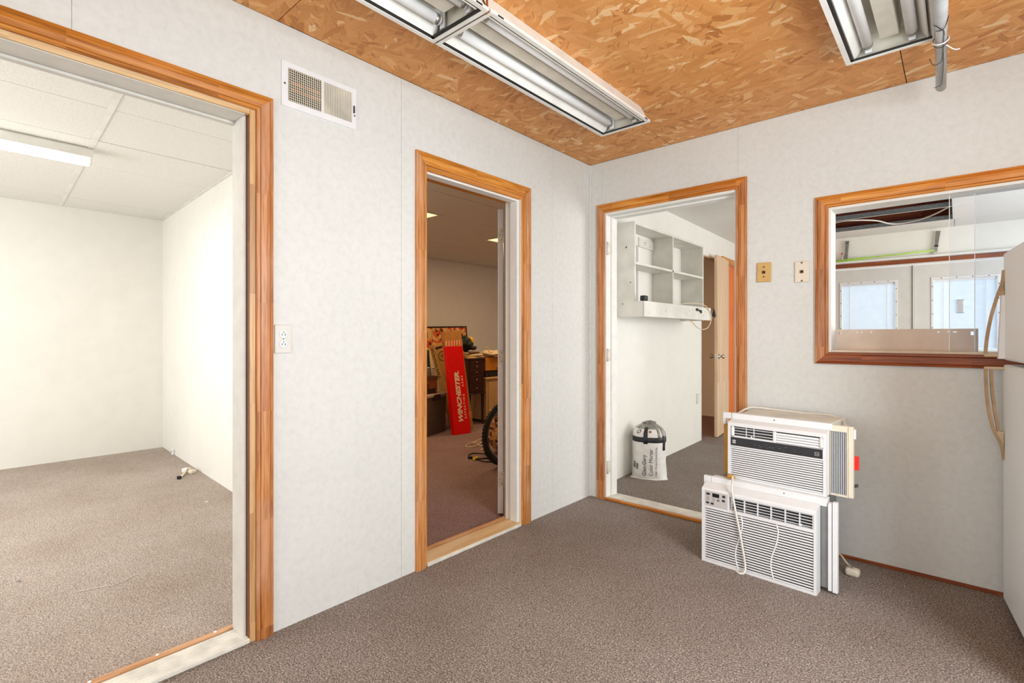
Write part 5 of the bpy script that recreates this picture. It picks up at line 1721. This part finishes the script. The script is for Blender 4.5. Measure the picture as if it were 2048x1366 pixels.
stuff(mb.build('band_print', 'band_ink', au))
# upper louvre: left half open, right half nearly closed
mb = MB()
for zz in (0.262, 0.2475, 0.233):
    mb.box(0.030, 0.222, 0.002, 0.010, zz, zz + 0.0026)
for xx in (0.090, 0.128):
    mb.box(xx, xx + 0.0022, 0.008, 0.016, 0.218, 0.272)
stuff(mb.build('open_louvre', 'grille_white', au))
mb = MB()
for k in range(4):
    zz = 0.219 + k * 0.0122
    a = [(0.238, 0.001, zz), (0.430, 0.001, zz), (0.430, 0.006, zz + 0.0092), (0.238, 0.006, zz + 0.0092)]
    mb.prism(a, [(p[0], p[1] + 0.004, p[2]) for p in a])
stuff(mb.build('closed_louvre', 'grille_white', au))
MB().box(0.223, 0.237, 0.0, 0.014, 0.216, 0.270, 0.002).build('louvre_post', 'white_plastic', au)
for xx in (0.0235, 0.4345):
    MB().lathe([(0.0065, 0), (0.009, 0.012), (0.009, 0.040), (0.0065, 0.052)], 12, Matrix.Translation((xx, 0.006, 0.2185))).build('louvre_cap', 'white_plastic', au)
MB().box(0.03, 0.223, 0.001, 0.012, 0.2165, 0.2235, 0.001).build('louvre_lip', 'white_plastic', au)
MB().box(0.118, 0.124, -0.004, 0.004, 0.222, 0.231, 0.001).build('louvre_tab', 'white_plastic', au)
MB().box(0.008, 0.448, 0.089, 0.350, 0.0, 0.326, 0.004).box(0.010, 0.446, 0.056, 0.089, 0.0, 0.299).build('chassis', 'dirty_enamel', au)
MB().box(-0.004, 0.463, 0.058, 0.088, 0.299, 0.331, 0.0015).build('top_rail', 'white_plastic', au)
MB().lathe([(0.003, 0), (0.003, 0.001), (0, 0.001)], 8, frame_matrix((0.21, 0.0578, 0.317), (1, 0, 0), (0, 0, 1), (0, -1, 0))).build('screw', 'black_plastic', au)
# left curtain frame and foam
MB().box(-0.054, -0.005, 0.062, 0.084, 0.298, 0.330, 0.0015).build('curtain_frame', 'white_plastic', au)
MB().box(-0.054, -0.040, 0.062, 0.084, 0.265, 0.298, 0.001).build('curtain_frame', 'white_plastic', au)
MB().box(-0.052, -0.010, 0.066, 0.084, 0.0, 0.266, 0.003).build('foam_strip', 'foam_tan', au)
# right curtain
mb = MB()
for (a, b, s, e) in holes_grid(0.456, 0.547, -0.001, 0.326, [(0.4585, 0.522, 0.007, 0.298)]):
    mb.box(a, b, 0.060, 0.076, s, e)
mb.build('curtain_frame', 'cream_plastic', au)
MB().box(0.530, 0.548, 0.056, 0.080, 0.002, 0.324, 0.001).build('curtain_edge', 'cream_plastic', au)
mb = MB()
for k in range(8):
    xx = 0.461 + k * 0.0076
    mb.prism([(xx, 0.066, 0.006), (xx + 0.0036, 0.061, 0.006), (xx + 0.0042, 0.066, 0.006), (xx + 0.002, 0.074, 0.006)], [(xx, 0.066, 0.299), (xx + 0.0036, 0.061, 0.299), (xx + 0.0042, 0.066, 0.299), (xx + 0.002, 0.074, 0.299)])
stuff(mb.build('curtain_pleats', 'grille_white', au))
MB().box(0.456, 0.524, 0.074, 0.076, 0.004, 0.30).build('curtain_back', 'panel_black', au)
MB().box(0.548, 0.556, 0.066, 0.078, 0.270, 0.315, 0.001).build('edge_clip', 'white_plastic', au)
MB().box(0.546, 0.566, 0.079, 0.082, 0.128, 0.192).build('red_tag', 'red_plastic', au)
for dz in (0.048, 0.056):
    MB().tube([(0.545, 0.082, dz), (0.562, 0.084, dz + 0.006)], 0.003, 6).build('screw', 'black_plastic', au)
inv = Matrix.Rotation(0.0946, 4, 'Z') @ Matrix.Translation((-UO[0], -UO[1], -UO[2]))
cp_ = [(1.098, -0.30, 0.735), (1.108, -0.2, 0.742), (1.127, -0.14, 0.758), (1.164, -0.1, 0.767), (1.278, -0.08, 0.760), (1.406, -0.08, 0.756), (1.51, -0.09, 0.758), (1.576, -0.13, 0.752), (1.615, -0.22, 0.730), (1.63, -0.33, 0.68)]
MB().tube(smooth_path([inv @ Vector(p) for p in cp_], 6), 0.0055, 7).build('power_cord', 'white_cable', au)
inv2 = inv @ Matrix.Translation((1.024, -0.530, 0)) @ Matrix.Rotation(-0.0530, 4, 'Z')
fr_ = [(0.120, 0.090, 0.440), (0.134, 0.062, 0.447), (0.146, 0.030, 0.432), (0.158, -0.006, 0.400), (0.178, -0.009, 0.291), (0.199, -0.009, 0.19), (0.219, -0.010, 0.076), (0.2245, -0.013, 0.030), (0.219, -0.022, 0.009), (0.200, -0.026, 0.0055), (0.178, -0.012, 0.0055)]
MB().tube(smooth_path([inv2 @ Vector(p) for p in fr_], 6), 0.0052, 7).build('hanging_cord', 'white_cable', au)
blob(MB(), inv2 @ Vector((0.120, 0.075, 0.445)), (0.022, 0.012, 0.014), 0, 0.4, 2.0, 2).build('frayed_foam', 'foam_tan', au)

# ------------------------------------------------------------------ refrigerator
frt = thing('refrigerator', 'white top freezer refrigerator with bowed tan handles at the right edge', 'refrigerator', (2.176, -0.150, 0.0), 0.0)
th = math.atan2(-0.9945, 0.1045)
frt.rotation_euler = (0, 0, th)     # local x along the front, local y towards the back (away from the door face)
# with this rotation local +y points to +x world
FWd, FDp = 0.74, 0.62
MB().box(0.01, FWd - 0.01, 0.075, FDp, 0.02, 1.522, 0.006).build('cabinet', 'fridge_enamel', frt)
MB().box(0.0, FWd, 0.0, 0.068, 0.045, 1.050, 0.010, seg=3).build('fridge_door', 'fridge_enamel', frt)
MB().box(0.0, FWd, 0.0, 0.068, 1.068, 1.528, 0.012, seg=3).build('freezer_door', 'fridge_enamel', frt)
MB().box(0.008, FWd - 0.008, 0.066, 0.078, 0.06, 1.515).build('door_seal', 'dark_brown', frt)
MB().box(0.02, FWd - 0.02, 0.05, 0.075, 0.004, 0.044, 0.003).build('kick_grille', 'panel_black', frt)
for (fx, fy) in ((0.05, 0.12), (FWd - 0.05, 0.12), (0.05, FDp - 0.05), (FWd - 0.05, FDp - 0.05)):
    MB().lathe([(0.018, 0.0), (0.018, 0.024)], 12, Matrix.Translation((fx, fy, 0))).build('foot', 'black_plastic', frt)
def handle(pts, wd, name):
    mb = MB()
    P_ = smooth_path([(0, -p, z) for p, z in pts], 5)
    w = wd
    rows = []
    n = len(P_)
    for i, p in enumerate(P_):
        tg = (P_[min(i + 1, n - 1)] - P_[max(i - 1, 0)]).normalized()
        nn = Vector((0, tg.z, -tg.y))
        rows.append([p + Vector((dx, 0, 0)) + nn * dn for dx, dn in ((0.012, -0.005), (0.012 + w, -0.005), (0.012 + w, 0.005), (0.012, 0.005))])
    for A, B in zip(rows, rows[1:]):
        mb.prism(A, B)
    return mb.build(name, 'fridge_handle_tan', frt)
handle([(0.001, 1.452), (0.006, 1.40), (0.022, 1.34), (0.040, 1.26), (0.052, 1.18), (0.058, 1.115), (0.058, 1.095)], 0.022, 'freezer_handle')
MB().box(0.012, 0.034, -0.063, 0.004, 1.083, 1.096, 0.003).build('handle_foot', 'fridge_handle_edge', frt)
MB().prism([(0.010, 0.0, 1.075), (0.036, 0.0, 1.075), (0.036, -0.020, 1.075), (0.010, -0.020, 1.075)], [(0.010, 0.0, 1.345), (0.036, 0.0, 1.345), (0.036, -0.010, 1.345), (0.010, -0.010, 1.345)]).build('handle_spine', 'white_plastic', frt)
handle([(0.058, 1.030), (0.058, 1.00), (0.055, 0.92), (0.047, 0.84), (0.033, 0.77), (0.014, 0.72), (0.004, 0.68), (0.001, 0.645)], 0.022, 'fridge_handle')
MB().box(0.012, 0.034, -0.063, 0.004, 1.028, 1.040, 0.003).build('handle_foot', 'fridge_handle_edge', frt)
handle([(0.040, 1.030), (0.038, 0.95), (0.030, 0.86), (0.020, 0.785), (0.016, 0.755)], 0.018, 'handle_grip')
MB().prism([(0.012, -0.003, 0.765), (0.012, -0.034, 0.765), (0.012, -0.004, 0.690)], [(0.033, -0.003, 0.765), (0.033, -0.034, 0.765), (0.033, -0.004, 0.690)]).build('handle_base', 'fridge_handle_edge', frt)
MB().prism([(0.012, -0.001, 1.345), (0.012, -0.024, 1.345), (0.012, -0.004, 1.405)], [(0.033, -0.001, 1.345), (0.033, -0.024, 1.345), (0.033, -0.004, 1.405)]).build('handle_base', 'fridge_handle_tan', frt)

bpy.context.view_layer.update()
